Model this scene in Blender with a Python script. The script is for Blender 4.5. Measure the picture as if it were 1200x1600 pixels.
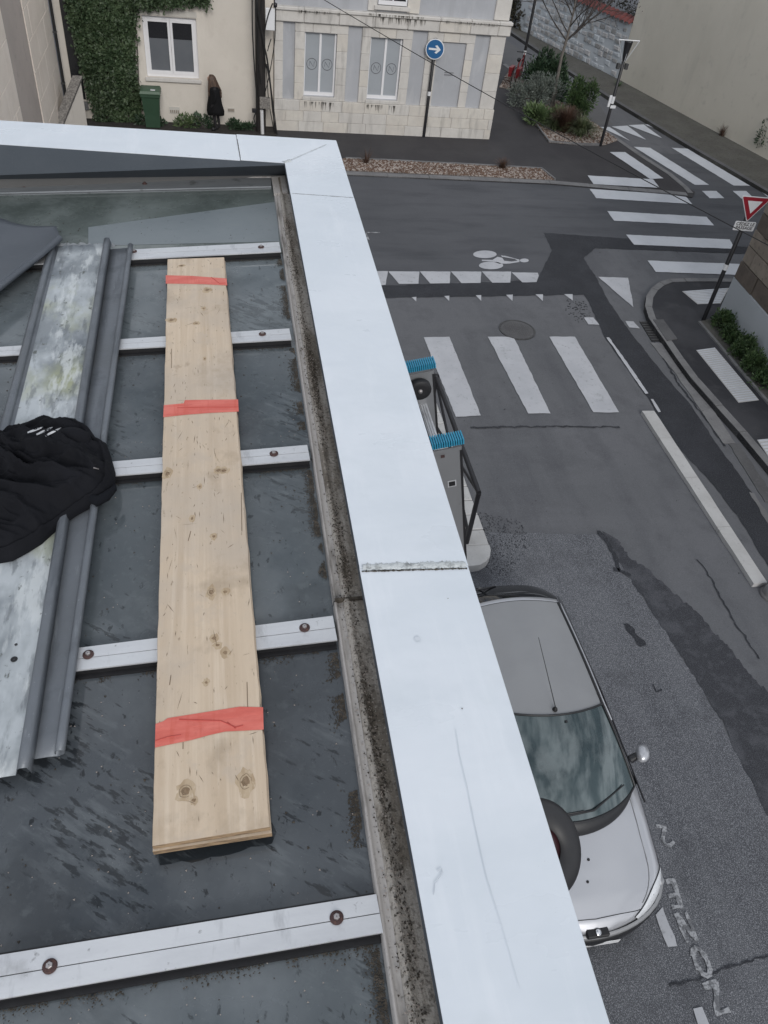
import bpy, math, random
from mathutils import Vector, Matrix, noise
R = random.Random(7)
rad = math.radians
for o in list(bpy.data.objects): bpy.data.objects.remove(o)
S = bpy.context.scene
COL = S.collection

# ------------------------------------------------------------------ camera
H = 8.2
F = 1244.864
AX = Vector((0.98143035, -0.1651547, 0.09756232))
AY = Vector((0.04513168, 0.69315361, 0.71937556))
AZ = Vector((0.18643391, 0.70161386, -0.6877357))
cd = bpy.data.cameras.new('camera'); cam = bpy.data.objects.new('camera', cd); COL.objects.link(cam)
cam.matrix_world = Matrix(((AX[0], AY[0], -AZ[0], 0), (AX[1], AY[1], -AZ[1], 0), (AX[2], AY[2], -AZ[2], H), (0, 0, 0, 1)))
cd.sensor_fit = 'VERTICAL'; cd.sensor_height = 24; cd.lens = F / 1600 * 24
cd.clip_start = 0.05; cd.clip_end = 600
S.camera = cam

# ------------------------------------------------------------------ sky, sun, exposure
w = bpy.data.worlds.new('World'); S.world = w; w.use_nodes = True
nt = w.node_tree; nt.nodes.clear()
out = nt.nodes.new('ShaderNodeOutputWorld'); bg = nt.nodes.new('ShaderNodeBackground')
sky = nt.nodes.new('ShaderNodeTexSky'); sky.sky_type = 'NISHITA'; sky.sun_disc = False
SUN_EL, SUN_AZ = rad(31), rad(176)
sky.sun_elevation = SUN_EL; sky.sun_rotation = SUN_AZ
sky.air_density = 1.0; sky.dust_density = 3.0; sky.ozone_density = 1.0
hs = nt.nodes.new('ShaderNodeHueSaturation'); hs.inputs['Saturation'].default_value = 0.35
nt.links.new(sky.outputs[0], hs.inputs['Color'])
tc = nt.nodes.new('ShaderNodeTexCoord'); mp = nt.nodes.new('ShaderNodeMapping'); mp.inputs['Scale'].default_value = (1.2, 1.2, 2.2)
nz = nt.nodes.new('ShaderNodeTexNoise'); nz.inputs['Scale'].default_value = 3.4; nz.inputs['Detail'].default_value = 6; nz.inputs['Roughness'].default_value = 0.6
nt.links.new(tc.outputs['Generated'], mp.inputs[0]); nt.links.new(mp.outputs[0], nz.inputs['Vector'])
cr = nt.nodes.new('ShaderNodeValToRGB'); cr.color_ramp.elements[0].position = 0.42; cr.color_ramp.elements[0].color = (2.6, 3.0, 3.6, 1)
cr.color_ramp.elements[1].position = 0.62; cr.color_ramp.elements[1].color = (14.5, 15, 15.8, 1)
nt.links.new(nz.outputs[0], cr.inputs[0])
mx = nt.nodes.new('ShaderNodeMixRGB'); mx.inputs[0].default_value = 0.8
nt.links.new(hs.outputs[0], mx.inputs[1]); nt.links.new(cr.outputs[0], mx.inputs[2]); nt.links.new(mx.outputs[0], bg.inputs[0])
bg.inputs[1].default_value = 0.10
nt.links.new(bg.outputs[0], out.inputs[0])
sd = bpy.data.lights.new('sun', 'SUN'); sd.energy = 1.5; sd.angle = rad(22); sd.color = (1.0, 0.97, 0.93)
sun = bpy.data.objects.new('sun', sd); COL.objects.link(sun)
sv = Vector((math.sin(SUN_AZ) * math.cos(SUN_EL), math.cos(SUN_AZ) * math.cos(SUN_EL), math.sin(SUN_EL)))
sun.rotation_euler = (-sv).to_track_quat('-Z', 'Y').to_euler()
S.view_settings.view_transform = 'Standard'; S.view_settings.look = 'None'
S.view_settings.exposure = 0.0; S.view_settings.gamma = 1
S.render.resolution_x = 768; S.render.resolution_y = 1024

# ------------------------------------------------------------------ from photo measurements to places in the world
def ray(px, py): return AX * ((px - 600) / F) - AY * ((py - 800) / F) + AZ
def gp(px, py, z=0.0):
    d = ray(px, py); p = d * ((z - H) / d.z); return Vector((p.x, p.y, z))
def yp(px, py, Y):
    d = ray(px, py); p = d * (Y / d.y); p.z += H; return p
def xp(px, py, X):
    d = ray(px, py); p = d * (X / d.x); p.z += H; return p
RS, RX, RZ = 0.075, 0.32, H - 1.76                     # roof glass: slope, hinge line, height there
def rz(x): return RZ + RS * (x - RX)
def rp(px, py, lift=0.0):
    d = ray(px, py); t = (RZ - H + lift - RS * RX) / (d.z - RS * d.x); p = d * t
    return Vector((p.x, p.y, p.z + H))

# ------------------------------------------------------------------ object helpers
def link(name, data=None):
    o = bpy.data.objects.new(name, data); COL.objects.link(o); return o
def tag(o, label=None, cat=None, group=None, kind=None):
    if label: o['label'] = label
    if cat: o['category'] = cat
    if group: o['group'] = group
    if kind: o['kind'] = kind
    return o
def thing(name, label, cat, loc=(0, 0, 0), group=None):
    o = link(name); o.location = loc; o.empty_display_size = 0.2
    return tag(o, label, cat, group)
def origin_of(p):
    v = Vector((0, 0, 0))
    while p: v += p.location; p = p.parent
    return v
class MB:
    def __init__(s): s.v = []; s.f = []; s.sm = []; s.mi = []
    def add(s, vs, fs, smooth=False, mi=0):
        b = len(s.v); s.v += [tuple(v) for v in vs]
        for f in fs: s.f.append([b + i for i in f]); s.sm.append(smooth); s.mi.append(mi)
        return s
    def box(s, x0, x1, y0, y1, z0, z1, mi=0):
        vs = [(x, y, z) for z in (z0, z1) for y in (y0, y1) for x in (x0, x1)]
        return s.add(vs, [(0, 2, 3, 1), (4, 5, 7, 6), (0, 1, 5, 4), (2, 6, 7, 3), (0, 4, 6, 2), (1, 3, 7, 5)], mi=mi)
    def bbox(s, x0, x1, y0, y1, z0, z1, b=0.01, mi=0):
        # box with chamfered edges: three inset rings in each direction
        vs = []; 
        X = (x0, x0 + b, x1 - b, x1); Y = (y0, y0 + b, y1 - b, y1); Z = (z0, z0 + b, z1 - b, z1)
        idx = {}
        def vid(i, j, k):
            if (i, j, k) not in idx: idx[(i, j, k)] = len(vs); vs.append((X[i], Y[j], Z[k]))
            return idx[(i, j, k)]
        fs = []
        for k, fl in ((0, 1), (3, 0)):
            q = [vid(1, 1, k), vid(2, 1, k), vid(2, 2, k), vid(1, 2, k)]; fs.append(q[::-1] if fl else q)
        for j, fl in ((0, 0), (3, 1)):
            q = [vid(1, j, 1), vid(2, j, 1), vid(2, j, 2), vid(1, j, 2)]; fs.append(q[::-1] if fl else q)
        for i, fl in ((0, 1), (3, 0)):
            q = [vid(i, 1, 1), vid(i, 2, 1), vid(i, 2, 2), vid(i, 1, 2)]; fs.append(q[::-1] if fl else q)
        for k, kk in ((0, 1), (3, 2)):
            for j, jj in ((0, 1), (3, 2)): fs.append([vid(1, jj, k), vid(2, jj, k), vid(2, j, kk), vid(1, j, kk)])
            for i, ii in ((0, 1), (3, 2)): fs.append([vid(ii, 1, k), vid(ii, 2, k), vid(i, 2, kk), vid(i, 1, kk)])
        for i, ii in ((0, 1), (3, 2)):
            for j, jj in ((0, 1), (3, 2)):
                fs.append([vid(ii, j, 1), vid(ii, j, 2), vid(i, jj, 2), vid(i, jj, 1)])
                for k, kk in ((0, 1), (3, 2)): fs.append([vid(ii, jj, k), vid(i, jj, kk), vid(ii, j, kk)])
        s.add(vs, fs, mi=mi); s.fixn = True; return s
    def prism(s, pts, z0, z1, mi=0):
        n = len(pts)
        a = sum(pts[i][0] * pts[(i + 1) % n][1] - pts[(i + 1) % n][0] * pts[i][1] for i in range(n))
        if a < 0: pts = list(pts)[::-1]
        vs = [(p[0], p[1], z0) for p in pts] + [(p[0], p[1], z1) for p in pts]
        return s.add(vs, [list(range(n))[::-1], list(range(n, 2 * n))] + [(i, (i + 1) % n, n + (i + 1) % n, n + i) for i in range(n)], mi=mi)
    def sheet(s, pts, z):
        n = len(pts)
        a = sum(pts[i][0] * pts[(i + 1) % n][1] - pts[(i + 1) % n][0] * pts[i][1] for i in range(n))
        if a < 0: pts = list(pts)[::-1]
        return s.add([(p[0], p[1], z) for p in pts], [list(range(n))])
    def slab(s, quad, t, mi=0):
        # four corner points (any plane), thickened downwards by t along its normal
        q = [Vector(p) for p in quad]; n = (q[2] - q[0]).cross(q[3] - q[1]).normalized()
        if n.z < 0: q = q[::-1]; n = -n
        vs = [p - n * t for p in q] + q
        return s.add(vs, [(3, 2, 1, 0), (4, 5, 6, 7)] + [(i, (i + 1) % 4, 4 + (i + 1) % 4, 4 + i) for i in range(4)], mi=mi)
    def tube(s, pts, r, n=8, cap=True, smooth=True, mi=0):
        pts = [Vector(p) for p in pts]; k = len(pts)
        rr = r if isinstance(r, (list, tuple)) else [r] * k
        up = None; rings = []
        for i, p in enumerate(pts):
            t = (pts[min(i + 1, k - 1)] - pts[max(i - 1, 0)]).normalized()
            if up is None: up = Vector((0, 0, 1)) if abs(t.z) < .9 else Vector((1, 0, 0))
            a = t.cross(up).normalized(); up = a.cross(t).normalized()
            rings.append([p + (a * math.cos(2 * math.pi * j / n) + up * math.sin(2 * math.pi * j / n)) * rr[i] for j in range(n)])
        vs = [v for rg in rings for v in rg]; fs = []
        for i in range(k - 1):
            for j in range(n): fs.append((i * n + j, i * n + (j + 1) % n, (i + 1) * n + (j + 1) % n, (i + 1) * n + j))
        s.add(vs, fs, smooth, mi)
        if cap:
            s.add(rings[0], [list(range(n))], False, mi); s.add(rings[-1], [list(range(n))[::-1]], False, mi)
        return s
    def lathe(s, c, axis, prof, n=20, smooth=True, mi=0):
        c = Vector(c); t = Vector(axis).normalized(); up = Vector((0, 0, 1)) if abs(t.z) < .9 else Vector((1, 0, 0))
        a = t.cross(up).normalized(); b = a.cross(t).normalized()
        vs = []; m = len(prof)
        for (r, h) in prof:
            for j in range(n):
                an = 2 * math.pi * j / n; vs.append(c + t * h + (a * math.cos(an) + b * math.sin(an)) * r)
        fs = [(i * n + j, i * n + (j + 1) % n, (i + 1) * n + (j + 1) % n, (i + 1) * n + j) for i in range(m - 1) for j in range(n)]
        return s.add(vs, fs, smooth, mi)
    def grid(s, rows, smooth=True, mi=0, close=False):
        n = len(rows[0]); m = len(rows); vs = [p for r in rows for p in r]
        fs = [(i * n + j, i * n + (j + 1) % n, (i + 1) * n + (j + 1) % n, (i + 1) * n + j) for i in range(m - 1) for j in range(n if close else n - 1)]
        return s.add(vs, fs, smooth, mi)
    def build(s, name, mat, parent=None, kind=None, fix=False):
        off = origin_of(parent)
        me = bpy.data.meshes.new(name)
        me.from_pydata([(v[0] - off.x, v[1] - off.y, v[2] - off.z) for v in s.v], [], s.f)
        me.polygons.foreach_set('use_smooth', s.sm)
        mats = mat if isinstance(mat, (list, tuple)) else [mat]
        for m in mats: me.materials.append(m)
        if len(mats) > 1: me.polygons.foreach_set('material_index', s.mi)
        me.update()
        if fix or getattr(s, 'fixn', False):
            import bmesh
            bm = bmesh.new(); bm.from_mesh(me); bmesh.ops.recalc_face_normals(bm, faces=bm.faces); bm.to_mesh(me); bm.free()
        o = link(name, me)
        if parent: o.parent = parent
        if kind: o['kind'] = kind
        return o
def copy_tree(o, parent=None, off=None):
    c = o.copy(); COL.objects.link(c); c.parent = parent
    for ch in list(o.children): copy_tree(ch, c)
    if off is not None: c.location = Vector(o.location) + Vector(off)
    return c

# ------------------------------------------------------------------ procedural materials
def lerp(a, b, t): return a + (b - a) * t
def mat(name, base, layers=(), rough=0.8, metal=0.0, bump=(), spec=0.5, rlayers=(), coat=0.0, coords='Object'):
    """layers: (scale, lo, hi, colour, strength[, 'noise'|'vor'|'ridge'][, detail]) laid one over another"""
    m = bpy.data.materials.new(name); m.use_nodes = True; t = m.node_tree; N = t.nodes; L = t.links
    b = N['Principled BSDF']
    geo = N.new('ShaderNodeNewGeometry') if coords == 'World' else N.new('ShaderNodeTexCoord')
    vec = geo.outputs['Position'] if coords == 'World' else geo.outputs['Object']
    cnt = [0]
    def field(scale, kind='noise', detail=5):
        cnt[0] += 1
        mpp = N.new('ShaderNodeMapping'); L.new(vec, mpp.inputs[0])
        sc = scale if isinstance(scale, tuple) else (scale,) * 3
        mpp.inputs['Scale'].default_value = sc; mpp.inputs['Location'].default_value = (cnt[0] * 3.7, cnt[0] * 1.3, cnt[0] * 7.1)
        if kind == 'diag':
            mpp.inputs['Scale'].default_value = (1, 1, 1); mpp.inputs['Rotation'].default_value = (0, 0, rad(38))
            m2_ = N.new('ShaderNodeMapping'); L.new(mpp.outputs[0], m2_.inputs[0]); m2_.inputs['Scale'].default_value = sc
            n = N.new('ShaderNodeTexNoise'); n.inputs['Scale'].default_value = 1; n.inputs['Detail'].default_value = 4; n.inputs['Roughness'].default_value = .6; L.new(m2_.outputs[0], n.inputs['Vector'])
            n3 = N.new('ShaderNodeTexNoise'); n3.inputs['Scale'].default_value = 2.1; n3.inputs['Detail'].default_value = 3; L.new(vec, n3.inputs['Vector'])
            ma = N.new('ShaderNodeMath'); ma.operation = 'MULTIPLY_ADD'; L.new(n3.outputs[0], ma.inputs[0]); ma.inputs[1].default_value = .9; ma.inputs[2].default_value = -.52
            m5 = N.new('ShaderNodeMath'); m5.operation = 'ADD'; L.new(ma.outputs[0], m5.inputs[0]); L.new(n.outputs[0], m5.inputs[1]); return m5.outputs[0]
        if kind == 'vor':
            n = N.new('ShaderNodeTexVoronoi'); n.inputs['Scale'].default_value = 1; L.new(mpp.outputs[0], n.inputs['Vector']); return n.outputs['Distance']
        if kind == 'edge':
            n = N.new('ShaderNodeTexVoronoi'); n.feature = 'DISTANCE_TO_EDGE'; n.inputs['Scale'].default_value = 1; L.new(mpp.outputs[0], n.inputs['Vector']); return n.outputs['Distance']
        n = N.new('ShaderNodeTexNoise'); n.inputs['Scale'].default_value = 1; n.inputs['Detail'].default_value = detail; n.inputs['Roughness'].default_value = 0.6
        L.new(mpp.outputs[0], n.inputs['Vector'])
        if kind == 'ridge':
            s1 = N.new('ShaderNodeMath'); s1.operation = 'SUBTRACT'; L.new(n.outputs[0], s1.inputs[0]); s1.inputs[1].default_value = 0.5
            s2 = N.new('ShaderNodeMath'); s2.operation = 'ABSOLUTE'; L.new(s1.outputs[0], s2.inputs[0]); return s2.outputs[0]
        return n.outputs[0]
    def remap(o, lo, hi, a=0.0, c=1.0):
        r = N.new('ShaderNodeMapRange'); r.clamp = True; L.new(o, r.inputs[0])
        r.inputs[1].default_value = lo; r.inputs[2].default_value = hi; r.inputs[3].default_value = a; r.inputs[4].default_value = c
        return r.outputs[0]
    cur = None
    def c4(c): return (c[0], c[1], c[2], 1)
    for ly in layers:
        scale, lo, hi, colr, st = ly[:5]; kind = ly[5] if len(ly) > 5 else 'noise'; det = ly[6] if len(ly) > 6 else 5
        fac = remap(field(scale, kind, det), lo, hi, 0, st)
        mxn = N.new('ShaderNodeMixRGB'); L.new(fac, mxn.inputs[0])
        if cur is None: mxn.inputs[1].default_value = c4(base)
        else: L.new(cur, mxn.inputs[1])
        mxn.inputs[2].default_value = c4(colr); cur = mxn.outputs[0]
    if cur is None: b.inputs['Base Color'].default_value = c4(base)
    else: L.new(cur, b.inputs['Base Color'])
    b.inputs['Roughness'].default_value = rough; b.inputs['Metallic'].default_value = metal
    b.inputs['Specular IOR Level'].default_value = spec; b.inputs['Coat Weight'].default_value = coat; b.inputs['Coat Roughness'].default_value = 0.04
    for (scale, lo, hi, r0, r1) in rlayers[:1]:
        L.new(remap(field(scale), lo, hi, r0, r1), b.inputs['Roughness'])
    prev = None
    for bp in bump:
        scale, st, dist = bp[:3]; kind = bp[3] if len(bp) > 3 else 'noise'
        bn = N.new('ShaderNodeBump'); bn.inputs['Strength'].default_value = st; bn.inputs['Distance'].default_value = dist
        L.new(field(scale, kind), bn.inputs['Height'])
        if prev: L.new(prev, bn.inputs['Normal'])
        prev = bn.outputs[0]
    if prev: L.new(prev, b.inputs['Normal'])
    return m
M = {}
M['road'] = mat('asphalt', (.122, .126, .136), [(.35, .38, .6, (.14, .143, .155), .8), ((1.3, .22, 1), .48, .66, (.092, .095, .106), .7), ((.5, 1.6, 1), .52, .7, (.145, .148, .16), .5), (2.5, .5, .75, (.088, .09, .1), .6), (70, .52, .72, (.19, .193, .205), .5), (85, .56, .7, (.06, .061, .066), .6), (14, .68, .75, (.02, .02, .022), .8)], rough=.9, spec=.25, bump=[(120, .35, .01)], coords='World')
M['road_far'] = mat('new_asphalt', (.086, .09, .10), [(.5, .35, .65, (.105, .108, .12), .8), ((.5, 2.2, 1), .48, .68, (.062, .065, .074), .75), ((.3, 1.1, 1), .5, .7, (.115, .118, .13), .5), (75, .52, .75, (.15, .155, .165), .4), (90, .58, .7, (.045, .046, .05), .5)], rough=.85, spec=.22, bump=[(110, .3, .006)], coords='World')
M['coarse'] = mat('worn_coarse_asphalt', (.118, .123, .136), [(.55, .42, .62, (.11, .115, .13), .8), ((1.2, .2, 1), .48, .66, (.052, .055, .066), .7), (105, .50, .62, (.37, .38, .41), .8), (125, .50, .60, (.03, .032, .037), .8), (1.6, .55, .75, (.05, .052, .06), .6), (45, .6, .7, (.24, .25, .27), .35)], rough=.85, spec=.3, bump=[(110, .5, .012)], coords='World')
M['patch'] = mat('worn_tar_patch', (.046, .048, .056), [(2.2, .5, .62, (.085, .088, .10), .85), (8, .54, .62, (.08, .083, .094), .7), (95, .52, .64, (.15, .155, .17), .6), (125, .52, .64, (.015, .016, .02), .8)], rough=.85, spec=.25, bump=[(110, .5, .012)], coords='World')
M['trench'] = mat('fresh_black_asphalt', (.030, .032, .038), [(1.3, .45, .65, (.042, .044, .052), .8), (90, .52, .66, (.15, .155, .17), .6), (6, .6, .75, (.06, .062, .07), .5)], rough=.85, spec=.2, bump=[(90, .6, .012)], coords='World')
M['pave'] = mat('pavement_asphalt', (.024, .025, .031), [(.7, .45, .65, (.05, .051, .058), .9), (50, .62, .75, (.1, .1, .11), .4), (3, .6, .8, (.075, .075, .08), .5)], rough=.85, bump=[(100, .3, .006)], coords='World')
M['pave_far'] = mat('far_pavement_asphalt', (.036, .034, .038), [(.7, .4, .65, (.052, .05, .053), .9), (50, .62, .75, (.1, .1, .11), .3), (2.4, .55, .75, (.03, .029, .032), .6)], rough=.85, bump=[(100, .3, .006)], coords='World')
M['concrete'] = mat('kerb_concrete', (.2, .2, .205), [(1.8, .4, .65, (.13, .13, .135), .8), (30, .55, .75, (.3, .3, .3), .5), (9, .6, .75, (.06, .06, .065), .6)], rough=.9, bump=[(60, .4, .01)], coords='World')
M['concrete_dk'] = mat('dirty_concrete', (.11, .11, .115), [(2.4, .4, .65, (.075, .075, .08), .8), (30, .55, .75, (.19, .19, .19), .5)], rough=.9, bump=[(60, .4, .01)], coords='World')
M['pale_asphalt'] = mat('pale_old_asphalt', (.125, .125, .13), [(.9, .4, .65, (.105, .105, .11), .7), (45, .55, .7, (.17, .17, .17), .4)], rough=.9, spec=.2, bump=[(100, .3, .006)], coords='World')
M['paint'] = mat('road_paint', (.47, .48, .51), [(1.5, .4, .7, (.37, .38, .41), .8), (16, .6, .72, (.2, .205, .22), .6), (60, .62, .72, (.1, .1, .11), .45), (5, .63, .7, (.25, .26, .27), .5)], rough=.7, bump=[(90, .2, .005)], coords='World')
M['paint_new'] = mat('bright_road_paint', (.58, .6, .64), [(1.2, .4, .7, (.47, .49, .53), .8), (22, .62, .72, (.3, .31, .33), .6)], rough=.6, bump=[(90, .15, .004)], coords='World')
M['paint_worn'] = mat('worn_road_paint', (.36, .37, .39), [(14, .45, .56, (.11, .115, .125), .85), (50, .5, .6, (.08, .08, .09), .6)], rough=.8, coords='World')
M['white_stone'] = mat('pale_stone', (.5, .5, .5), [(2, .4, .7, (.38, .375, .37), .7), (12, .6, .75, (.18, .17, .17), .5), (40, .6, .75, (.25, .25, .25), .4)], rough=.85, bump=[(50, .3, .01)], coords='World')
M['cap'] = mat('white_lacquered_metal', (.675, .715, .765), [(.9, .38, .62, (.60, .65, .705), .8), ((2.0, 5, 3), .48, .70, (.57, .62, .67), .45), (4.5, .58, .78, (.54, .59, .62), .35), (160, .70, .78, (.35, .35, .35), .4), ((14, 2, 2), .56, .74, (.73, .765, .81), .5)], rough=.34, rlayers=[((2, 5, 2), .3, .7, .22, .5)], bump=[(1.2, .35, .04)], spec=.5)
M['cap_seam'] = mat('mastic_seam', (.52, .55, .56), [(40, .5, .65, (.2, .21, .21), .8), (14, .5, .7, (.66, .69, .7), .7)], rough=.6, bump=[(60, .9, .008)])
M['black'] = mat('black_rubber', (.012, .012, .014), [(20, .5, .8, (.03, .03, .033), .5)], rough=.6)
M['alu'] = mat('brushed_aluminium', (.64, .655, .68), [((3, 14, 3), .42, .7, (.5, .51, .54), .7), ((30, 8, 8), .58, .7, (.36, .37, .39), .5), (9, .6, .75, (.2, .2, .2), .5), (45, .66, .74, (.1, .1, .1), .6), ((5, 5, 5), .55, .8, (.6, .61, .63), .5)], rough=.42, metal=.35, bump=[(70, .1, .003)])
M['upstand'] = mat('blue_grey_membrane', (.065, .078, .095), [(3, .4, .7, (.085, .098, .115), .7), (120, .6, .75, (.13, .15, .17), .3)], rough=.75, bump=[(200, .25, .003)])
M['zinc'] = mat('blue_grey_zinc', (.135, .147, .162), [(2.5, .4, .65, (.17, .187, .212), .85), ((20, 3, 10), .52, .66, (.085, .095, .11), .7), (9, .56, .72, (.075, .085, .10), .6), ((50, 6, 10), .62, .7, (.26, .28, .30), .5), (90, .66, .73, (.4, .42, .44), .4)], rough=.45, metal=.3, bump=[(5, .5, .012), (30, .2, .003)])
M['zinc_dk'] = mat('dark_slate_zinc', (.085, .097, .115), [(2.5, .4, .7, (.11, .122, .14), .8), (90, .68, .75, (.4, .42, .44), .3)], rough=.5, metal=.25, bump=[(4, .3, .01)])
M['zinc_pale'] = mat('weathered_pale_zinc', (.25, .275, .295), [((5, 2.2, 5), .42, .58, (.50, .535, .56), .9), (2.4, .5, .62, (.12, .14, .165), .8), ((3, 1.7, 3), .53, .66, (.38, .40, .25), .8), ((16, 4, 10), .54, .62, (.62, .65, .66), .7), ((30, 7, 10), .56, .66, (.14, .155, .17), .6), ((26, 16, 26), .62, .68, (.06, .065, .05), .75), (60, .66, .72, (.1, .1, .09), .6)], rough=.55, metal=.2, bump=[(14, .25, .006)])
M['flash'] = mat('mossy_flashing', (.40, .37, .335), [((14, 2.5, 8), .48, .60, (.17, .145, .115), .85), ((10, 3, 10), .54, .68, (.085, .068, .05), .8), (95, .52, .64, (.06, .05, .04), .65), (130, .60, .68, (.46, .43, .39), .8)], rough=.9, bump=[(110, .8, .006), (40, .4, .01)])
M['flash_clean'] = mat('pale_flashing_bead', (.42, .40, .385), [((14, 3, 14), .52, .66, (.12, .11, .1), .8), (110, .6, .7, (.08, .075, .07), .7)], rough=.8, bump=[(110, .4, .004)])
M['oldcap'] = mat('old_grey_flashing', (.22, .235, .25), [((2, 20, 2), .5, .7, (.13, .14, .15), .6), (14, .6, .72, (.06, .06, .06), .6)], rough=.6, metal=.2, bump=[(30, .2, .006)])
M['wood'] = mat('spruce_board', (.58, .47, .355), [((26, 1.1, 8), .42, .62, (.49, .385, .28), .7), ((70, 2.2, 8), .5, .66, (.66, .555, .44), .6), (1.6, .46, .66, (.45, .39, .33), .8), ((7, 5, 8), .55, .67, (.36, .285, .21), .6), ((9, 3.5, 8), .66, .73, (.24, .175, .12), .7), ((60, 14, 20), .68, .74, (.12, .09, .065), .8), ((110, 30, 20), .64, .70, (.2, .15, .1), .6), ((34, 1.6, 8), 0, .018, (.40, .30, .20), 0.0, 'ridge'), (11, .55, .66, (.50, .42, .34), .6), ((3, 2.5, 3), .55, .75, (.64, .56, .47), .5)], rough=.75, spec=.3, bump=[((60, 3, 10), .25, .003), ((24, 9, 10), .15, .004)])
M['wood_edge'] = mat('board_end_grain', (.36, .25, .15), [((20, 20, 120), .45, .6, (.14, .095, .06), .8)], rough=.85)
M['halo'] = mat('knot_halo', (.47, .365, .25), [((60, 14, 20), .45, .62, (.37, .27, .17), .8), ((120, 60, 20), .55, .66, (.58, .48, .37), .6)], rough=.75)
M['knot'] = mat('dark_knot', (.24, .165, .10), [((90, 60, 50), .45, .6, (.2, .13, .07), .8), ((30, 30, 30), .5, .7, (.42, .31, .2), .7)], rough=.7)
M['tape'] = mat('coral_red_tape', (.60, .125, .095), [((8, 30, 8), .42, .62, (.70, .19, .15), .8), ((60, 6, 8), .55, .68, (.56, .10, .065), .6), (30, .6, .75, (.5, .10, .075), .5)], rough=.45, bump=[((10, 60, 10), .5, .004), ((50, 20, 10), .35, .002)])
M['rust'] = mat('rusty_washer', (.055, .03, .03), [(160, .5, .65, (.12, .06, .045), .7)], rough=.8)
M['steel'] = mat('screw_steel', (.42, .4, .4), [(140, .5, .7, (.2, .15, .13), .7)], rough=.4, metal=.7)
M['cloth'] = mat('black_fleece', (.006, .0065, .009), [(7, .45, .7, (.009, .0095, .013), .8), (90, .7, .8, (.06, .06, .065), .25)], rough=.85, bump=[((160, 160, 160), .25, .002)], spec=.2)
M['cloth_rib'] = mat('black_ribbed_knit', (.008, .009, .012), [], rough=.95, bump=[((30, 260, 30), .5, .003)], spec=.15)
M['white_print'] = mat('white_print', (.5, .51, .53), [(60, .6, .7, (.4, .4, .4), .4)], rough=.7)
M['blue_rubber'] = mat('turquoise_rubber', (.03, .25, .40), [(20, .5, .75, (.05, .33, .48), .6), (60, .65, .75, (.3, .4, .42), .4)], rough=.55, bump=[(60, .2, .003)])
M['blue_dark'] = mat('dark_turquoise_rubber', (.012, .10, .17), [(20, .5, .75, (.02, .15, .24), .6)], rough=.6)
M['ladder'] = mat('ladder_aluminium', (.27, .277, .29), [((4, 4, 1), .4, .7, (.20, .205, .215), .7), (30, .66, .78, (.12, .12, .12), .4)], rough=.38, metal=.35)
M['paint_silver'] = mat('silver_car_paint', (.48, .49, .52), [(1.2, .4, .7, (.45, .46, .49), .6), (400, .5, .7, (.5, .505, .53), .35), (26, .72, .78, (.12, .12, .12), .5)], rough=.32, metal=.45, coat=.7)
M['roof_silver'] = mat('dull_silver_roof_paint', (.29, .295, .305), [(1.6, .4, .7, (.25, .255, .265), .7), (6, .7, .78, (.11, .11, .115), .7)], rough=.45, metal=.3, coat=.1)
M['glass'] = mat('windscreen_glass', (.07, .10, .105), [(1.6, .4, .62, (.03, .05, .055), .85), (30, .72, .8, (.2, .2, .2), .3)], rough=.03, spec=.8, metal=.35, coat=1.0)
M['glass_dk'] = mat('dark_window_glass', (.016, .018, .02), [], rough=.05, spec=.8)
M['plastic'] = mat('black_car_plastic', (.014, .0145, .017), [(8, .5, .7, (.025, .025, .028), .6)], rough=.42)
M['lens'] = mat('headlight_lens', (.62, .64, .67), [((20, 20, 20), .5, .65, (.75, .77, .8), .7), (14, .6, .7, (.2, .2, .22), .7)], rough=.08, coat=1.0)
M['chrome'] = mat('chrome', (.7, .7, .72), [(5, .4, .7, (.6, .6, .62), .5)], rough=.12, metal=1)
M['amber'] = mat('amber_plastic', (.5, .2, .04), [(10, .4, .7, (.55, .24, .05), .5)], rough=.2)
M['cream'] = mat('cream_render', (.66, .615, .555), [(.5, .4, .65, (.58, .54, .485), .85), (2.5, .55, .75, (.52, .47, .415), .5), (12, .62, .76, (.42, .38, .33), .3), ((3, 3, .5), .6, .8, (.45, .41, .36), .4)], rough=.92, bump=[(22, .35, .01), (90, .3, .004)], coords='World')
M['bluewall'] = mat('blue_grey_render', (.40, .412, .44), [(.8, .4, .65, (.35, .36, .385), .85), ((4, 4, 1.2), .52, .72, (.49, .495, .51), .6), (12, .62, .74, (.27, .275, .29), .4), ((3, 3, .4), .58, .72, (.30, .305, .32), .5)], rough=.9, bump=[(60, .2, .004)], coords='World')
STN = [(7, .45, .7, (.50, .48, .455), .5), (30, .6, .72, (.32, .3, .28), .35), ((5, 5, .8), .55, .72, (.27, .26, .245), .55)]
M['limestone'] = mat('limestone', (.60, .58, .55), [(1.4, .4, .65, (.52, .50, .475), .8)] + STN, rough=.9, bump=[(40, .35, .008)], coords='World')
M['limestone2'] = mat('limestone_warm', (.61, .58, .53), [(1.8, .4, .65, (.54, .505, .46), .8)] + STN, rough=.9, bump=[(40, .35, .008)], coords='World')
M['limestone3'] = mat('limestone_grey', (.58, .56, .535), [(1.8, .4, .65, (.5, .485, .46), .8)] + STN, rough=.9, bump=[(40, .35, .008)], coords='World')
M['warmstone'] = mat('warm_limestone', (.88, .79, .70), [(1.3, .4, .65, (.78, .69, .60), .8), (12, .6, .75, (.6, .53, .46), .4)], rough=.9, coords='World')
M['stain'] = mat('black_lichen', (.20, .19, .175), [((30, 30, 5), .45, .6, (.34, .32, .29), .8), (60, .5, .7, (.05, .05, .045), .6)], rough=.95, coords='World')
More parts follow.
